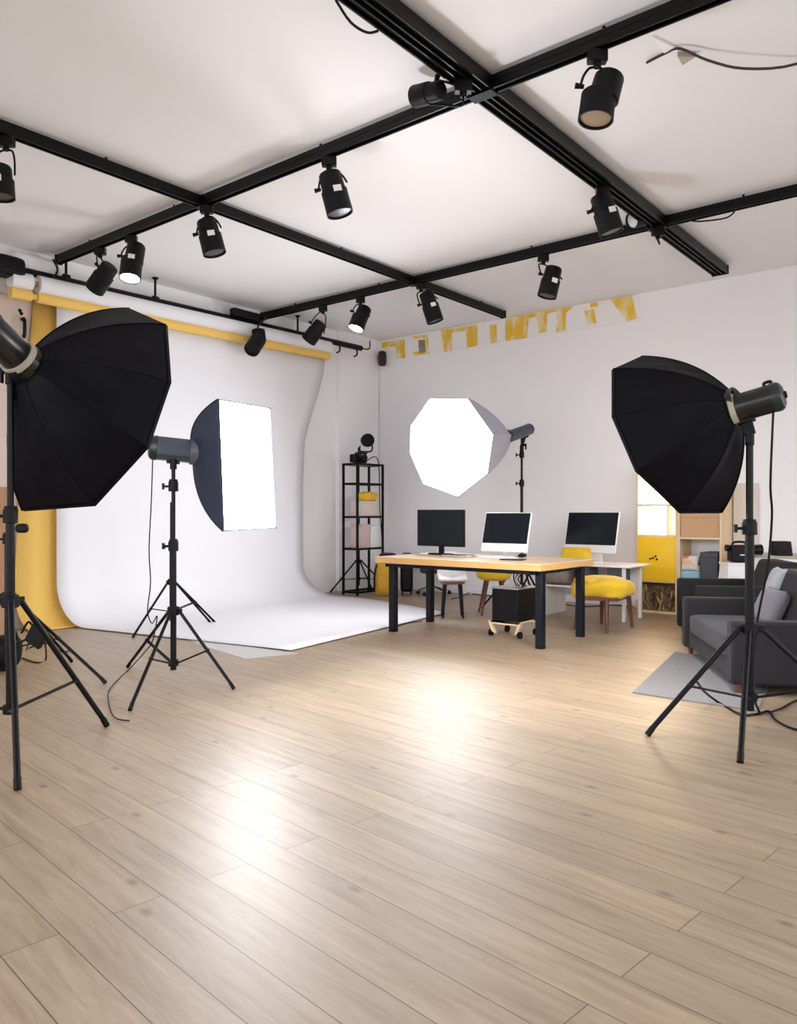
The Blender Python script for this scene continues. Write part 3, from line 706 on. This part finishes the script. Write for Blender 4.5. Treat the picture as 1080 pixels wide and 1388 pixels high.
# camera on the shelf top
p = V(((x0+x1)/2+.03, y0+.14, 1.915))
m = thing('camera', 'black camera with wide lens on top of the corner shelf', 'camera', p)
MB().box(p.x-.06, p.x+.06, p.y-.13, p.y+.13, p.z, p.z+.12).build('body', M['black_soft'], m, bevel=.015)
MB().cyl(p+V((.05, -.03, .06)), p+V((.17, -.05, .06)), .05).build('lens', M['black'], m)
MB().box(p.x-.03, p.x+.03, p.y-.05, p.y+.05, p.z+.118, p.z+.15).build('viewfinder', M['black_soft'], m, bevel=.008)
cable([p+V((.02, .15, .03)), p+V((.06, .3, .1)), V((x1+.03, y1-.12, 1.86)), V((x1+.035, y1-.1, 1.2)), V((x1+.04, y1-.04, .6)), V((x1+.05, y1, .3)), V((x1+.12, y1-.1, .02))], 'black cable hanging down the right side of the corner shelf')

# yellow backpack and neighbours behind the table
p = on_z(522, 807)
m = thing('backpack', 'mustard yellow backpack standing between corner shelf and table', 'backpack', p)
dx = RGT; 
MB().lump(p+UP*.24, RGT*.15, FWD*.11, UP*.24, amp=.07, fr=5, p=4.5).build('bag_body', M['mustard'], m)
MB().lump(p+UP*.16-FWD*.11, RGT*.11, FWD*.05, UP*.12, amp=.08, fr=6, p=4).build('front_pocket', M['mustard'], m)
MB().lump(p+UP*.53+RGT*.04, RGT*.13, FWD*.10, UP*.085, amp=.08, fr=6, p=4).build('dark_top', mat('navy_fabric', (.012, .013, .03), .8), m)
for s_ in (-1, 1): MB().tube([p+UP*.45+RGT*(s_*.12)-FWD*.1, p+UP*.3+RGT*(s_*.15)-FWD*.14, p+UP*.1+RGT*(s_*.15)-FWD*.12], .014).build('strap', M['black_soft'], m)
p = on_z(551, 806)
m = thing('wheeled_case', 'black upright wheeled case behind the left table leg', 'case', p)
MB().obox(p+UP*.30, RGT*.09, FWD*.14, UP*.25).build('shell', M['black_soft'], m, bevel=.04)
for s_ in (-1, 1): MB().cyl(p+UP*.035+RGT*(s_*.06)-FWD*.09-RGT*.012, p+UP*.035+RGT*(s_*.06)-FWD*.09+RGT*.012, .035).build('wheel', M['black'], m)
MB().tube([p+UP*.54-RGT*.05, p+UP*.6-RGT*.05, p+UP*.6+RGT*.05, p+UP*.54+RGT*.05], .01, smooth=0).build('handle', M['black'], m)

# ------------------------------------------------------------------ chairs behind the table
def office_chair(c):
    t = thing('office_chair', 'white-backed chair with dark seat and chrome legs behind table', 'chair', c)
    MB().lump(c+UP*.36, RGT*.2, FWD*.2, UP*.05, amp=.04, p=4).build('seat', mat('navy_seat', (.012, .015, .028), .7), t)
    rows = []
    for i in range(6):
        z = .38+.045*i; rows.append([c+UP*z+RGT*(.22*math.sin(a))+FWD*(.10+.12*math.cos(a)) for a in [(-1.1+2.2*j/12) for j in range(13)]])
    MB().grid(rows).build('backrest', M['white_shell'], t, solid=.018)
    MB().cyl(c+UP*.10, c+UP*.33, .02).build('column', M['chrome'], t)
    for k in range(5):
        a = 2*math.pi*k/5+.3; d = RGT*math.cos(a)+FWD*math.sin(a)
        l = MB(); l.tube([c+UP*.12, c+UP*.10+d*.12, c+UP*.06+d*.24], .014); lo = l.build('leg', M['chrome'], t)
        MB().cyl(c+UP*.025+d*.24-d.cross(UP)*.015, c+UP*.025+d*.24+d.cross(UP)*.015, .025).build('caster', M['black'], lo)
    return t
office_chair(floor_pt(on_z(588, 806)))
def shell_chair(c, label, shell_m, leg_m, seat_z, w, back, splay=.05, brown=None, foot=None, face=FWD):
    t = thing('shell_chair', label, 'chair', c)
    sd = face.cross(UP).normalized()
    rows = []
    N_ = 20
    for i in range(9):      # one flowing scoop from the front lip to the top of the back
        f = i/8; row = []
        for j in range(N_+1):
            u = -1+2*j/N_
            if f < .5:
                y = -w+2*w*(f/.5)*.9; z = seat_z+.06*u*u*(f/.5)+.0
            else:
                g = (f-.5)/.5; y = .8*w+.25*w*g; z = seat_z+.06*u*u+back*g*(1-.25*u*u)
            row.append(c+sd*(u*w*(1-.08*abs(f-.5)))+face*(y-.28*w*u*u*(f > .45)*(f-.45)*2)+UP*z)
        rows.append(row)
    MB().grid(rows).build('shell', shell_m, t, solid=.025)
    if brown: MB().lump(c+UP*(seat_z-.01)-face*(0*w), sd*(w*.85), face*(w*.8), UP*.035, amp=.03, p=4).build('seat_pad', brown, t)
    for (a, b) in ((-1, -1), (1, -1), (-1, 1), (1, 1)):
        top = c+sd*(a*w*.5)+face*(b*w*.5)+UP*(seat_z-.02); ft = c+sd*(a*(w*.5+splay))+face*(b*(w*.5+splay))
        MB().cyl(ft, top, .012, .020).build('leg', leg_m, t)
    return t
shell_chair(floor_pt(W(613, 700, 8.95)), 'white shell chair on dark legs at the far side of table', M['white_shell'], M['black'], .42, .17, .32, .03, M['dark_wood_seat'])
def yellow_chair(c):
    t = thing('yellow_chair', 'yellow padded chair with wooden legs behind the middle of the table', 'chair', c)
    MB().lump(c+UP*.47, RGT*.2+FWD*.02, FWD*.19, UP*.075, amp=.12, fr=5, p=3.5, seed=2).build('seat', M['yellow_cloth'], t)
    MB().lump(c+UP*.57+FWD*.17, RGT*.17, FWD*.05, UP*.12, amp=.1, fr=5, p=3.5, seed=3).build('backrest', M['yellow_cloth'], t)
    for (a, b) in ((-1, -1), (1, -1), (-1, 1), (1, 1)):
        MB().cyl(c+RGT*(a*.16)+FWD*(b*.15), c+RGT*(a*.08)+FWD*(b*.09)+UP*.42, .012, .02).build('leg', M['leg_wood'], t)
yellow_chair(floor_pt(W(669, 700, 9.2)))
def yellow_stool(c):
    t = thing('yellow_stool', 'yellow cloth-covered stool with dark wooden legs right of the table', 'stool', c)
    o = MB(); o.lump(c+UP*.415, V((.26, .05, 0)), V((-.03, .31, 0)), UP*.105, amp=.34, fr=4.6, p=3.8, seg=48, seed=5); o.build('cushion', M['yellow_cloth'], t)
    MB().lump(c+UP*.50+V((-.10, -.06, 0)), V((.15, .03, 0)), V((0, .19, 0)), UP*.035, amp=.3, fr=7, p=3, seed=9).build('folded_cloth', M['yellow_cloth'], t)
    MB().obox(c+UP*.325, V((.2, .04, 0)), V((-.03, .25, 0)), UP*.018).build('frame', M['leg_wood'], t)
    for q in ((-3.64, 7.35), (-3.27, 7.30), (-3.24, 7.86), (-3.60, 7.90)):
        f = V((q[0], q[1], 0)); d = (c-f); MB().cyl(f, f+d*.14+UP*.33, .014, .026).build('leg', M['leg_wood'], t)
yellow_stool(V((-3.44, 7.60, 0)))

# ------------------------------------------------------------------ oak table
TX0, TX1, TY0, TY1, TZ = -5.16, -3.28, 5.98, 7.02, .75
def table():
    t = thing('work_table', 'long wooden-topped table with dark square steel legs', 'table', ((TX0+TX1)/2, (TY0+TY1)/2, 0))
    top = MB().box(TX0, TX1, TY0, TY1, TZ-.012, TZ).build('tabletop', M['oak_top'], t, bevel=.004)
    MB().box(TX0+.001, TX1-.001, TY0+.001, TY1-.001, TZ-.062, TZ-.011).build('tabletop_edge', M['oak_edge'], top, bevel=.004)
    f = MB(); a = .11
    f.box(TX0+a, TX1-a, TY0+.06, TY0+.10, TZ-.10, TZ-.06); f.box(TX0+a, TX1-a, TY1-.10, TY1-.06, TZ-.10, TZ-.06)
    f.box(TX0+.09, TX0+.13, TY0+.06, TY1-.06, TZ-.10, TZ-.06); f.box(TX1-.13, TX1-.09, TY0+.06, TY1-.06, TZ-.10, TZ-.06)
    f.build('underframe', M['table_steel'], t)
    for (x, y) in ((-4.99, 6.07), (-3.36, 6.12), (-3.385, 6.95), (-5.12, 6.86)):
        lg = MB().box(x-.034, x+.034, y-.034, y+.034, .012, TZ-.062).build('leg', M['table_steel'], t, bevel=.004)
        MB().box(x-.034, x+.034, y-.034, y+.034, 0, .013).build('foot_pad', M['black_soft'], lg)
table()

def imac(label, cx, y, zb, zt, w, tilt, table_z, name='desktop_computer'):
    t = thing(name, label, 'computer', (cx, y, table_z))
    a = math.radians(tilt); u = V((0, math.sin(a), math.cos(a))); n = V((0, -math.cos(a), math.sin(a)))
    h = (zt-zb)/math.cos(a); base = V((cx, y-.04, zb)); X = V((1, 0, 0)); c = base+u*(h/2)
    MB().obox(c-n*.012, X*(w/2), u*(h/2), n*.012).build('casing', M['alu'], t, bevel=.006)
    ch = .085 if h < .43 else .09
    MB().obox(base+u*(ch+(h-ch-.008)/2)+n*.0015, X*(w/2-.010), u*((h-ch-.008)/2), n*.0025).build('screen', M['screen'], t)
    s = MB(); q = base+u*(h*.30)-n*.024
    s.prism([V((cx-.09, q.y, q.z)), V((cx+.09, q.y, q.z)), V((cx+.09, y+.13, table_z+.012)), V((cx-.09, y+.13, table_z+.012))], (0, .008, .004))
    s.box(cx-.09, cx+.09, y-.09, y+.135, table_z+.001, table_z+.010)
    s.build('stand', M['alu'], t, bevel=.002)
    return t
xa = on_y(683, 720, 6.72).x
imac('silver all-in-one computer on wooden table, the middle of the three screens', xa, 6.74, .805, 1.195, .53, 15, TZ)
xm = on_y(597, 716, 6.72).x; ym = 6.72
m = thing('monitor', 'black monitor on oval base at left end of the wooden table', 'monitor', (xm, ym, TZ))
MB().box(xm-.305, xm+.305, ym-.01, ym+.02, .835, 1.225).build('casing', M['black_soft'], m, bevel=.005)
MB().box(xm-.297, xm+.297, ym-.0135, ym-.008, .848, 1.217).build('screen', M['screen'], m)
MB().box(xm-.03, xm+.03, ym+.005, ym+.03, TZ+.012, .95).build('neck', M['black_soft'], m, bevel=.004)
b = MB(); b.grid([[V((xm+.15*math.cos(k*math.pi/16)*q, ym+.10*math.sin(k*math.pi/16)*q, z)) for k in range(32)] for q, z in ((1, TZ+.001), (1, TZ+.010), (.9, TZ+.014), (.02, TZ+.015))], True)
b.build('base', M['black_soft'], m)
def slab(name, label, cat, px, py, z, sx, sy, h, m, key_m=None, rot=0):
    p = on_z(px, py, z); t = thing(name, label, cat, (p.x, p.y, z))
    c, s_ = math.cos(rot), math.sin(rot); ex = V((c, s_, 0)); ey = V((-s_, c, 0))
    MB().obox(p+UP*(h/2+.001), ex*sx/2, ey*sy/2, UP*h/2).build('base', m, t, bevel=.003)
    if key_m:
        k = MB()
        for i in range(4):
            for j in range(11): k.obox(p+UP*(h+.003)+ex*(sx*(-.45+.9*(j+.5)/11))+ey*(sy*(-.42+.84*(i+.5)/4)), ex*(sx*.035), ey*(sy*.085), UP*.003)
        k.build('keys', key_m, t)
    return t
slab('keyboard', 'grey keyboard right of the black monitor on table', 'keyboard', 622, 754.5, TZ, .34, .13, .016, M['silver'], M['black_soft'], rot=.1)
slab('keyboard', 'white keyboard in front of the silver computer on table', 'keyboard', 676, 757, TZ, .36, .13, .012, M['alu'], M['white_plastic'])
m = thing('computer_mouse', 'small black mouse right of the white keyboard on table', 'mouse', on_z(708, 755, TZ))
MB().lump(on_z(708, 755, TZ)+UP*.017, V((.032, 0, 0)), V((0, .055, 0)), UP*.017, amp=.02, p=2.6).build('body', M['black_soft'], m)
m = slab('tablet', 'dark tablet lying at front of the silver computer on table', 'tablet', 695, 759, TZ, .22, .15, .008, M['black_soft'], rot=.2)
MB().obox(on_z(695, 759, TZ)+UP*.0105, V((.1, .02, 0)), V((-.014, .065, 0)), UP*.001).build('screen', M['screen'], m)

# rolling computer case under the table
cx, cy = -3.93, 6.62
m = thing('computer_trolley', 'black computer case on a pale wooden trolley under the table', 'trolley', (cx, cy, 0))
MB().box(cx-.145, cx+.145, cy-.16, cy+.18, .15, .46).build('case', M['black_soft'], m, bevel=.008)
MB().box(cx-.15, cx+.15, cy-.165, cy+.185, .46, .475).build('tray', M['silver'], m, bevel=.003)
d = MB(); d.box(cx-.145, cx+.145, cy-.17, cy-.13, .12, .15); d.box(cx-.145, cx+.145, cy+.14, cy+.18, .12, .15); d.box(cx-.145, cx+.145, cy-.17, cy+.18, .135, .15)
for a in (-1, 1): d.obox((cx+a*.145, cy-.15, .09), (.018, 0, .01*a), (0, .02, 0), (.02*a, 0, .05))
d.build('wooden_base', M['birch'], m)
for a in (-1, 1):
    for b_ in (-1, 1): MB().cyl((cx+a*.16-.014, cy+b_*.15, .033), (cx+a*.16+.014, cy+b_*.15, .033), .033).build('caster', M['black'], m)
for k in range(6):
    x = cx-.02+k*.028
    MB().tube([(x, cy+.05, .475), (x+random.uniform(-.03, .03), cy-.02, .55), (x+random.uniform(-.03, .03), cy+.06, .63), (x+.01, cy+.1, .69)], .006).build('cable', M['black'] if k % 3 else M['white_plastic'], m)
MB().tube([(cx+.1, cy, .475), (cx+.19, cy-.05, .6), (cx+.17, cy-.08, .66)], .01).build('cable', M['black'], m)

# ------------------------------------------------------------------ white side desk with third computer
DX0, DX1, DY0, DY1, DZ = -4.5, -3.36, 8.08, 8.70, .615
def desk():
    t = thing('white_desk', 'low white desk by the back wall carrying the rightmost computer', 'desk', ((DX0+DX1)/2, (DY0+DY1)/2, 0))
    MB().box(DX0, DX1, DY0, DY1, DZ-.022, DZ).build('desktop', M['white_laminate'], t, bevel=.008)
    MB().box(DX0+.06, DX0+.095, DY0+.06, DY1-.05, 0, DZ-.022).build('side_panel', M['white_laminate'], t)
    for y in (DY0+.07, DY1-.10): MB().box(DX1-.12, DX1-.085, y, y+.035, 0, DZ-.022).build('leg', M['white_laminate'], t, bevel=.003)
    MB().box(DX0+.09, DX1-.12, DY1-.07, DY1-.05, .2, DZ-.022).build('back_panel', M['white_laminate'], t)
    for a, b in ((-4.02, -3.86), (-3.64, -3.48)):
        MB().box(a, b, DY0+.05, DY0+.3, DZ-.17, DZ-.022).build('drawer', M['greybox'], t, bevel=.004)
    MB().box(DX0+.09, -4.08, DY0+.06, DY1-.08, .34, .36).build('shelf', M['white_laminate'], t)
desk()
imac('silver all-in-one computer on low white desk, rightmost of the three screens', on_y(800, 720, 8.40).x, 8.40, .735, 1.20, .635, 15, DZ)
p = V((-4.27, 8.25, .36))
m = thing('grey_camera_bag', 'grey brown bag on the open shelf of the white desk', 'bag', p)
MB().lump(p+UP*.095, (.15, 0, 0), (0, .14, 0), (0, 0, .095), amp=.12, fr=7, p=4).build('bag_body', M['taupe'], m)
MB().tube([p+V((-.1, -.1, .12)), p+V((0, -.15, .17)), p+V((.1, -.1, .12))], .011).build('strap', M['black_soft'], m)
p = on_y(781, 748, 8.2); p.z = DZ
m = thing('yellow_bag', 'folded yellow bag on white desk beneath the rightmost computer', 'bag', p)
MB().lump(p+UP*.085, (.17, 0, 0), (0, .09, 0), (0, 0, .085), amp=.08, fr=6, p=4).build('bag_body', M['yellow_cloth'], m)
MB().box(p.x-.15, p.x+.15, p.y-.06, p.y+.06, p.z+.155, p.z+.18).build('folded_flap', M['yellow_cloth'], m, bevel=.01)

# ------------------------------------------------------------------ birch cabinets
CY0, CY1 = 9.12, 9.53
def cubby(label, x0, x1, H, shelves, name='cube_cabinet'):
    t = thing(name, label, 'cabinet', ((x0+x1)/2, (CY0+CY1)/2, 0)); th = .025
    for x in (x0, x1-th): MB().box(x, x+th, CY0, CY1, 0, H).build('side_panel', M['birch'], t, bevel=.002)
    for z in [0, H-th]+shelves: MB().box(x0+th, x1-th, CY0+.001, CY1, z, z+th).build('shelf', M['birch'], t, bevel=.002)
    MB().box(x0+th, x1-th, CY1-.012, CY1, th, H-th).build('back_panel', M['white_laminate'], t)
    return t
c1 = cubby('tall birch cube cabinet with yellow door and open white cells', -3.713, -3.218, 1.74, [.365, .905, 1.27])
d = MB().box(-3.69, -3.243, CY0-.012, CY0+.008, .385, .905).build('door', M['yellow_door'], c1, bevel=.003)
k = MB()
for q in ((-3.50, .655), (-3.47, .675), (-3.455, .64), (-3.53, .645)): k.ball((q[0], CY0-.016, q[1]), .012, 1.3, .6, 1, 8)
k.build('handle', M['black'], d)
MB().box(-3.345, -3.33, CY0+.01, CY1-.012, .93, 1.27).build('divider', M['birch'], c1)
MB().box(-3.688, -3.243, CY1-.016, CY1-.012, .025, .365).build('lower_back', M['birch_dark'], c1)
for z0_, z1_ in ((.93, 1.27), (1.295, 1.715)): MB().box(-3.688, -3.243, CY1-.02, CY1-.0125, z0_, z1_).build('added_glow_panel', M['glow_cell'], c1)  # glowing panels added to brighten the open cells and their floor reflection
c2 = cubby('lower birch cube cabinet with cardboard box, right of the yellow door', -3.215, -2.719, 1.54, [.385, .885])
boxthing('cardboard_box', 'brown cardboard box in the upper cell below the softbox', 'box', (-3.185, -2.75), (CY0+.02, CY1-.03), (.91, 1.18), M['cardboard'])
# dried branches in the bottom cell
m = thing('dried_branches', 'bundle of dried branches in the lowest cabinet cell under yellow door', 'branches', (-3.46, 9.26, .025))
for k in range(34):
    a = V((-3.47+random.uniform(-.13, .15), 9.24+random.uniform(-.07, .07), .03)); b = a+V((random.uniform(-.1, .1), random.uniform(-.05, .05), random.uniform(.16, .30)))
    b.x = min(max(b.x, -3.67), -3.27); mid = (a+b)/2+V((random.uniform(-.06, .06), random.uniform(-.03, .03), 0))
    MB().tube([a, mid, b], random.uniform(.006, .014), 6).build('branch', M['driftwood'] if k % 3 else M['driftpale'], m)
for k in range(16):
    q = V((-3.46+random.uniform(-.12, .12), 9.22+random.uniform(-.03, .05), .10+random.uniform(0, .2)))
    MB().lump(q, (.03, 0, 0), (0, .02, 0), (0, 0, .035), amp=.5, fr=22, p=2, seg=12, seed=k).build('seed_head', M['driftwood'], m)
# right cabinet cell
def pillow(label, c, ex, ey, ez, m, name='cushion', p=3.0, amp=.04, cat='cushion'):
    c = V(c); ex = V(ex); ey = V(ey); ez = V(ez)
    t = MB(); rows = []
    for sgn in (-1, 1):
        n = 14; rows = []
        for i in range(n+1):
            row = []
            for j in range(n+1):
                u = -1+2*i/n; v = -1+2*j/n
                pin = 1-.10*(u*u*(1-v*v)+v*v*(1-u*u))
                th = (max(0, 1-u**4)*max(0, 1-v**4))**.5
                row.append(c+ex*(u*(1-.08*(1-v*v)*abs(u)))+ey*(v*(1-.08*(1-u*u)*abs(v)))+ez*(sgn*th*(1+amp*noise.noise(V((u*2, v*2, sgn))))))
            rows.append(row)
        t.grid(rows)
    o = t.build(name, m, angle=70); return tag(o, label, cat)
pillow('colourful patterned cushion in the open right cabinet cell', (-3.085, 9.20, .61), (.115, 0, 0), (0, 0, .10), (0, .07, 0), M['pattern'])
tag(MB().lump((-3.085, 9.25, .465), (.115, 0, 0), (0, .11, 0), (0, 0, .055), amp=.06, fr=8, p=5).build('folded_blanket', M['blue']), 'pale blue folded blanket under the patterned cushion', 'blanket')
boxthing('storage_box', 'charcoal storage box beside the patterned cushion in cabinet', 'box', (-2.955, -2.765), (CY0-.0, CY1-.08), (.411, .74), M['greybox'])
# leaning board and low white cupboard right of the cabinets
tag(MB().box(-2.70, -2.44, 9.50, 9.535, 0, 1.53).build('leaning_board', M['box_cream'], bevel=.003), 'pale board standing against back wall right of the birch cabinets', 'board')
lc0, lc1 = on_y(1003, 760, 8.95).x, on_y(1100, 760, 8.95).x
m = thing('low_cupboard', 'low cream cupboard by back wall behind the armchair', 'cupboard', ((lc0+lc1)/2, 9.1, 0))
MB().box(lc0, lc1, 8.75, 9.45, .02, .72).build('carcass', M['white_laminate'], m, bevel=.004)
MB().box(lc0-.01, lc1+.01, 8.74, 9.46, .72, .745).build('top', M['cream'], m, bevel=.004)
for k in (0, 1):
    w_ = (lc1-lc0)/2; MB().box(lc0+.01+w_*k, lc0+w_*(k+1)-.01, 8.738, 8.75, .05, .70).build('door', M['white_laminate'], m, bevel=.003)
p = on_y(1058, 752, 8.88); p.z = .745
m = thing('desktop_speaker', 'small black speaker box on the low cream cupboard', 'speaker', p)
MB().obox(p+UP*.075, RGT*.085, FWD*.07, UP*.075+RGT*-.01).build('cabinet', M['black_soft'], m, bevel=.006)
MB().lathe(p+UP*.075-FWD*.071, -FWD, [(0, .045), (.004, .04), (.005, .01)], 20).build('cone', M['black'], m)
# tapered white bin with video camera
p = floor_pt(W(995, 700, 8.15))
m = thing('white_pedestal', 'tapered white pedestal behind the sofa under the video camera', 'pedestal', p)
def frustum(c, w0, w1, z0_, z1_):
    return MB().faces([c+RGT*(a*w)+FWD*(b*w)+UP*z for w, z in ((w0, z0_), (w1, z1_)) for a, b in ((-1, -1), (1, -1), (1, 1), (-1, 1))], [(3, 2, 1, 0), (4, 5, 6, 7), (0, 1, 5, 4), (1, 2, 6, 5), (2, 3, 7, 6), (3, 0, 4, 7)])
frustum(p, .17, .105, 0, .655).build('body', M['white_plastic'], m, bevel=.006)
frustum(p, .115, .115, .655, .675).build('top_plate', M['white_laminate'], m)
c = p+UP*.676+RGT*.04
m = thing('video_camera', 'black video camera on white pedestal behind the right stand', 'video camera', c)
MB().obox(c+UP*.095, RGT*.09, FWD*.07, UP*.085).build('body', M['black_soft'], m, bevel=.012)
MB().cyl(c+UP*.13+RGT*.08, c+UP*.13+RGT*.24, .045, .058).build('lens_barrel', M['black'], m)
MB().cyl(c+UP*.15-RGT*.08, c+UP*.15-RGT*.13, .03, .035).build('eyepiece', M['black'], m)
MB().tube([c+UP*.18-RGT*.06, c+UP*.21-RGT*.04, c+UP*.21+RGT*.06, c+UP*.18+RGT*.08], .012).build('carry_handle', M['black'], m)
MB().obox(c+UP*.08-FWD*.071+RGT*.02, RGT*.03, FWD*.002, UP*.006).build('badge', M['silver'], m)
MB().obox(c+UP*.006, RGT*.05, FWD*.05, UP*.006).build('mount_plate', M['black'], m)

# ------------------------------------------------------------------ sofa, armchair, rug
SD = V((.863, .507, 0)).normalized(); SW = V((-SD.y, SD.x, 0))
def seat_unit(name, label, org, width, depth, arm_h, arm_t, seat_z, back_h, main, seatm, lean=.16, cat='sofa'):
    org = floor_pt(org); t = thing(name, label, cat, org+SD*(depth/2)+SW*(width/2))
    def bx(d0, d1, w0, w1, z0_, z1_, nm, m, bev=.02):
        return MB().obox(org+SD*((d0+d1)/2)+SW*((w0+w1)/2)+UP*((z0_+z1_)/2), SD*((d1-d0)/2), SW*((w1-w0)/2), UP*((z1_-z0_)/2)).build(nm, m, t, bevel=bev)
    bx(0, depth, 0, arm_t, .07, arm_h, 'arm', main); bx(0, depth, width-arm_t, width, .07, arm_h, 'arm', main)
    bx(.03, depth-.1, arm_t, width-arm_t, .08, seat_z-.13, 'base', main, .01)
    # seat cushion with soft drape at its front
    c = org+SD*(.02+(depth-.22)/2)+SW*(width/2)+UP*(seat_z-.075)
    MB().lump(c, SD*((depth-.20)/2), SW*((width-2*arm_t)/2-.004), UP*.078, amp=.02, fr=3, p=9, seg=48).build('seat_cushion', seatm, t)
    bc = org+SD*(depth-.17)+SW*(width/2)+UP*((seat_z+back_h)/2-.02)
    MB().obox(bc, SD*.09, SW*((width-2*arm_t)/2-.004), UP*((back_h-seat_z)/2+.03)+SD*(lean/2)).build('backrest', main, t, bevel=.03)
    for a in (.06, depth-.06):
        for b_ in (.06, width-.06): MB().cyl(org+SD*a+SW*b_, org+SD*a+SW*b_+UP*.085, .016, .024).build('leg', M['leg_wood'], t)
    return t
SO = V((-1.53, 5.34, 0))
seat_unit('sofa', 'charcoal two-seat sofa at the right edge behind the light stand', SO, 1.56, .93, .485, .13, .355, .73, M['sofa'], M['sofa_seat'])
AO = V((-2.30, 7.02, 0))
seat_unit('armchair', 'near-black armchair beyond the sofa in front of birch cabinet', AO, .92, .92, .545, .12, .38, .74, M['sofa_dark'], M['sofa_dark'], cat='armchair')
c = SO+SD*.56+SW*1.06+UP*.47
pillow('mid grey cushion leaning on the sofa backrest', c, SW*.21, UP*.135+SD*.06, SD*.075-UP*.03, M['pillow'])
c = SO+SD*.70+SW*1.38+UP*.60
pillow('pale grey cushion tucked against far end of the sofa', c, SW*.12, UP*.15+SD*.05, SD*.06-UP*.02, M['pillow_light'])
m = MB().prism([V((-2.06, 5.0, .001)), V((-1.284, 5.0, .001)), V((-1.55, 6.6, .001)), V((-2.37, 6.66, .001))], (0, 0, .008))
tag(m.build('floor_rug', M['rug']), 'grey flat rug on the floor before the sofa', 'rug')

# ------------------------------------------------------------------ left edge clutter
m = thing('storage_locker', 'tall beige locker at the far left beside the yellow backdrop', 'locker', (-8.05, 3.3, 0))
MB().box(-8.19, -8.13, 2.7, 3.98, 0, 3.42).build('carcass', M['beige'], m, bevel=.004)
p = on_x(30, 445, -8.12)
MB().tube([p+V((0, .0, -.09)), p+V((.05, 0, -.08)), p+V((.05, 0, .08)), p+V((0, 0, .09))], .018).build('handle', M['black'], m)
for q in ((27, 421), (29, 425)):
    MB().ball(on_x(*q, -8.128), .02, .5, 1, 1, 10).build('lock', M['black'], m)
m = MB().obox(W(2, 760, 7.4)+UP*.0, SW*0+V((.0, .07, 0)), V((.015, 0, 0)), V((-.05, 0, .70)))
bot = W(2, 760, 7.4)
tag(m.build('wooden_plank', M['brown_wood'], bevel=.004), 'reddish wooden plank leaning at the left edge', 'plank')
p = on_z(2, 908)
m = thing('dark_bag', 'dark cloth bag slumped on floor at the left edge', 'bag', p)
MB().lump(p+UP*.13, RGT*.15, FWD*.13, UP*.13, amp=.2, fr=5, p=2.6, seed=3).build('bag_body', M['black_soft'], m)
MB().tube([p+UP*.2+RGT*.02, p+UP*.32+RGT*.08, p+UP*.22+RGT*.13], .012).build('strap', M['black'], m)
p = W(50, 862, 5.55)
m = thing('clamp_pack', 'black battery pack clipped to leg of the hidden left stand', 'battery pack', p)
MB().obox(p, RGT*.05-UP*.035, FWD*.03, UP*.06+RGT*.03).build('case', M['black_soft'], m, bevel=.008)
MB().tube([p+UP*.05-RGT*.02, p+UP*.1-RGT*.06, p+UP*.02-RGT*.11], .008).build('lead', M['black'], m)
p = W(30, 716, 5.7)
m = thing('stand_clamp', 'black clamp head on the hidden stand below left octagonal softbox', 'clamp', p)
MB().lump(p, RGT*.045, FWD*.03, UP*.035, amp=.1, p=3).build('jaw', M['black_soft'], m)
MB().tube([p-RGT*.04, W(10, 722, 5.75)], .014).build('arm', M['black'], m)
# grey protective film by the front corner of the paper sweep
m = MB().prism([on_z(255, 867), on_z(282, 878), on_z(331, 893), on_z(404, 886), on_z(330, 876)], (0, 0, .004))
tag(m.build('protective_film', M['plastic_sheet']), 'grey film sheet on floor at front corner of the white sweep', 'sheet')

# ------------------------------------------------------------------ light and camera
w = bpy.data.worlds.new('daylight'); scn.world = w; w.use_nodes = True
bg = w.node_tree.nodes['Background']; bg.inputs['Strength'].default_value = 1.9
_n = w.node_tree.nodes; _l = w.node_tree.links
_tc = _n.new('ShaderNodeTexCoord'); _sp = _n.new('ShaderNodeSeparateXYZ'); _cr = _n.new('ShaderNodeValToRGB')
_l.new(_tc.outputs['Generated'], _sp.inputs[0]); _mr = _n.new('ShaderNodeMapRange'); _mr.inputs['From Min'].default_value = -1; _l.new(_sp.outputs['Z'], _mr.inputs['Value'])
_cr.color_ramp.elements[0].position = .46; _cr.color_ramp.elements[0].color = (.28, .27, .26, 1)
_cr.color_ramp.elements[1].position = .54; _cr.color_ramp.elements[1].color = (.93, .96, 1, 1)
_l.new(_mr.outputs[0], _cr.inputs['Fac']); _l.new(_cr.outputs['Color'], bg.inputs['Color'])

cam = bpy.data.cameras.new('camera'); co = bpy.data.objects.new('camera', cam); COL.objects.link(co)
co.location = EYE; co.rotation_euler = (math.radians(90), 0, YAW)
cam.sensor_fit = 'VERTICAL'; cam.sensor_height = 36; cam.lens = 36*FOC/1388; cam.clip_start = .05
scn.camera = co
scn.view_settings.view_transform = 'Standard'; scn.view_settings.look = 'None'; scn.view_settings.gamma = 1
scn.view_settings.use_curve_mapping = False
scn.view_settings.exposure = 1.42
scn.render.engine = 'CYCLES'
scn.cycles.use_denoising = True
scn.cycles.max_bounces = 8; scn.cycles.diffuse_bounces = 8
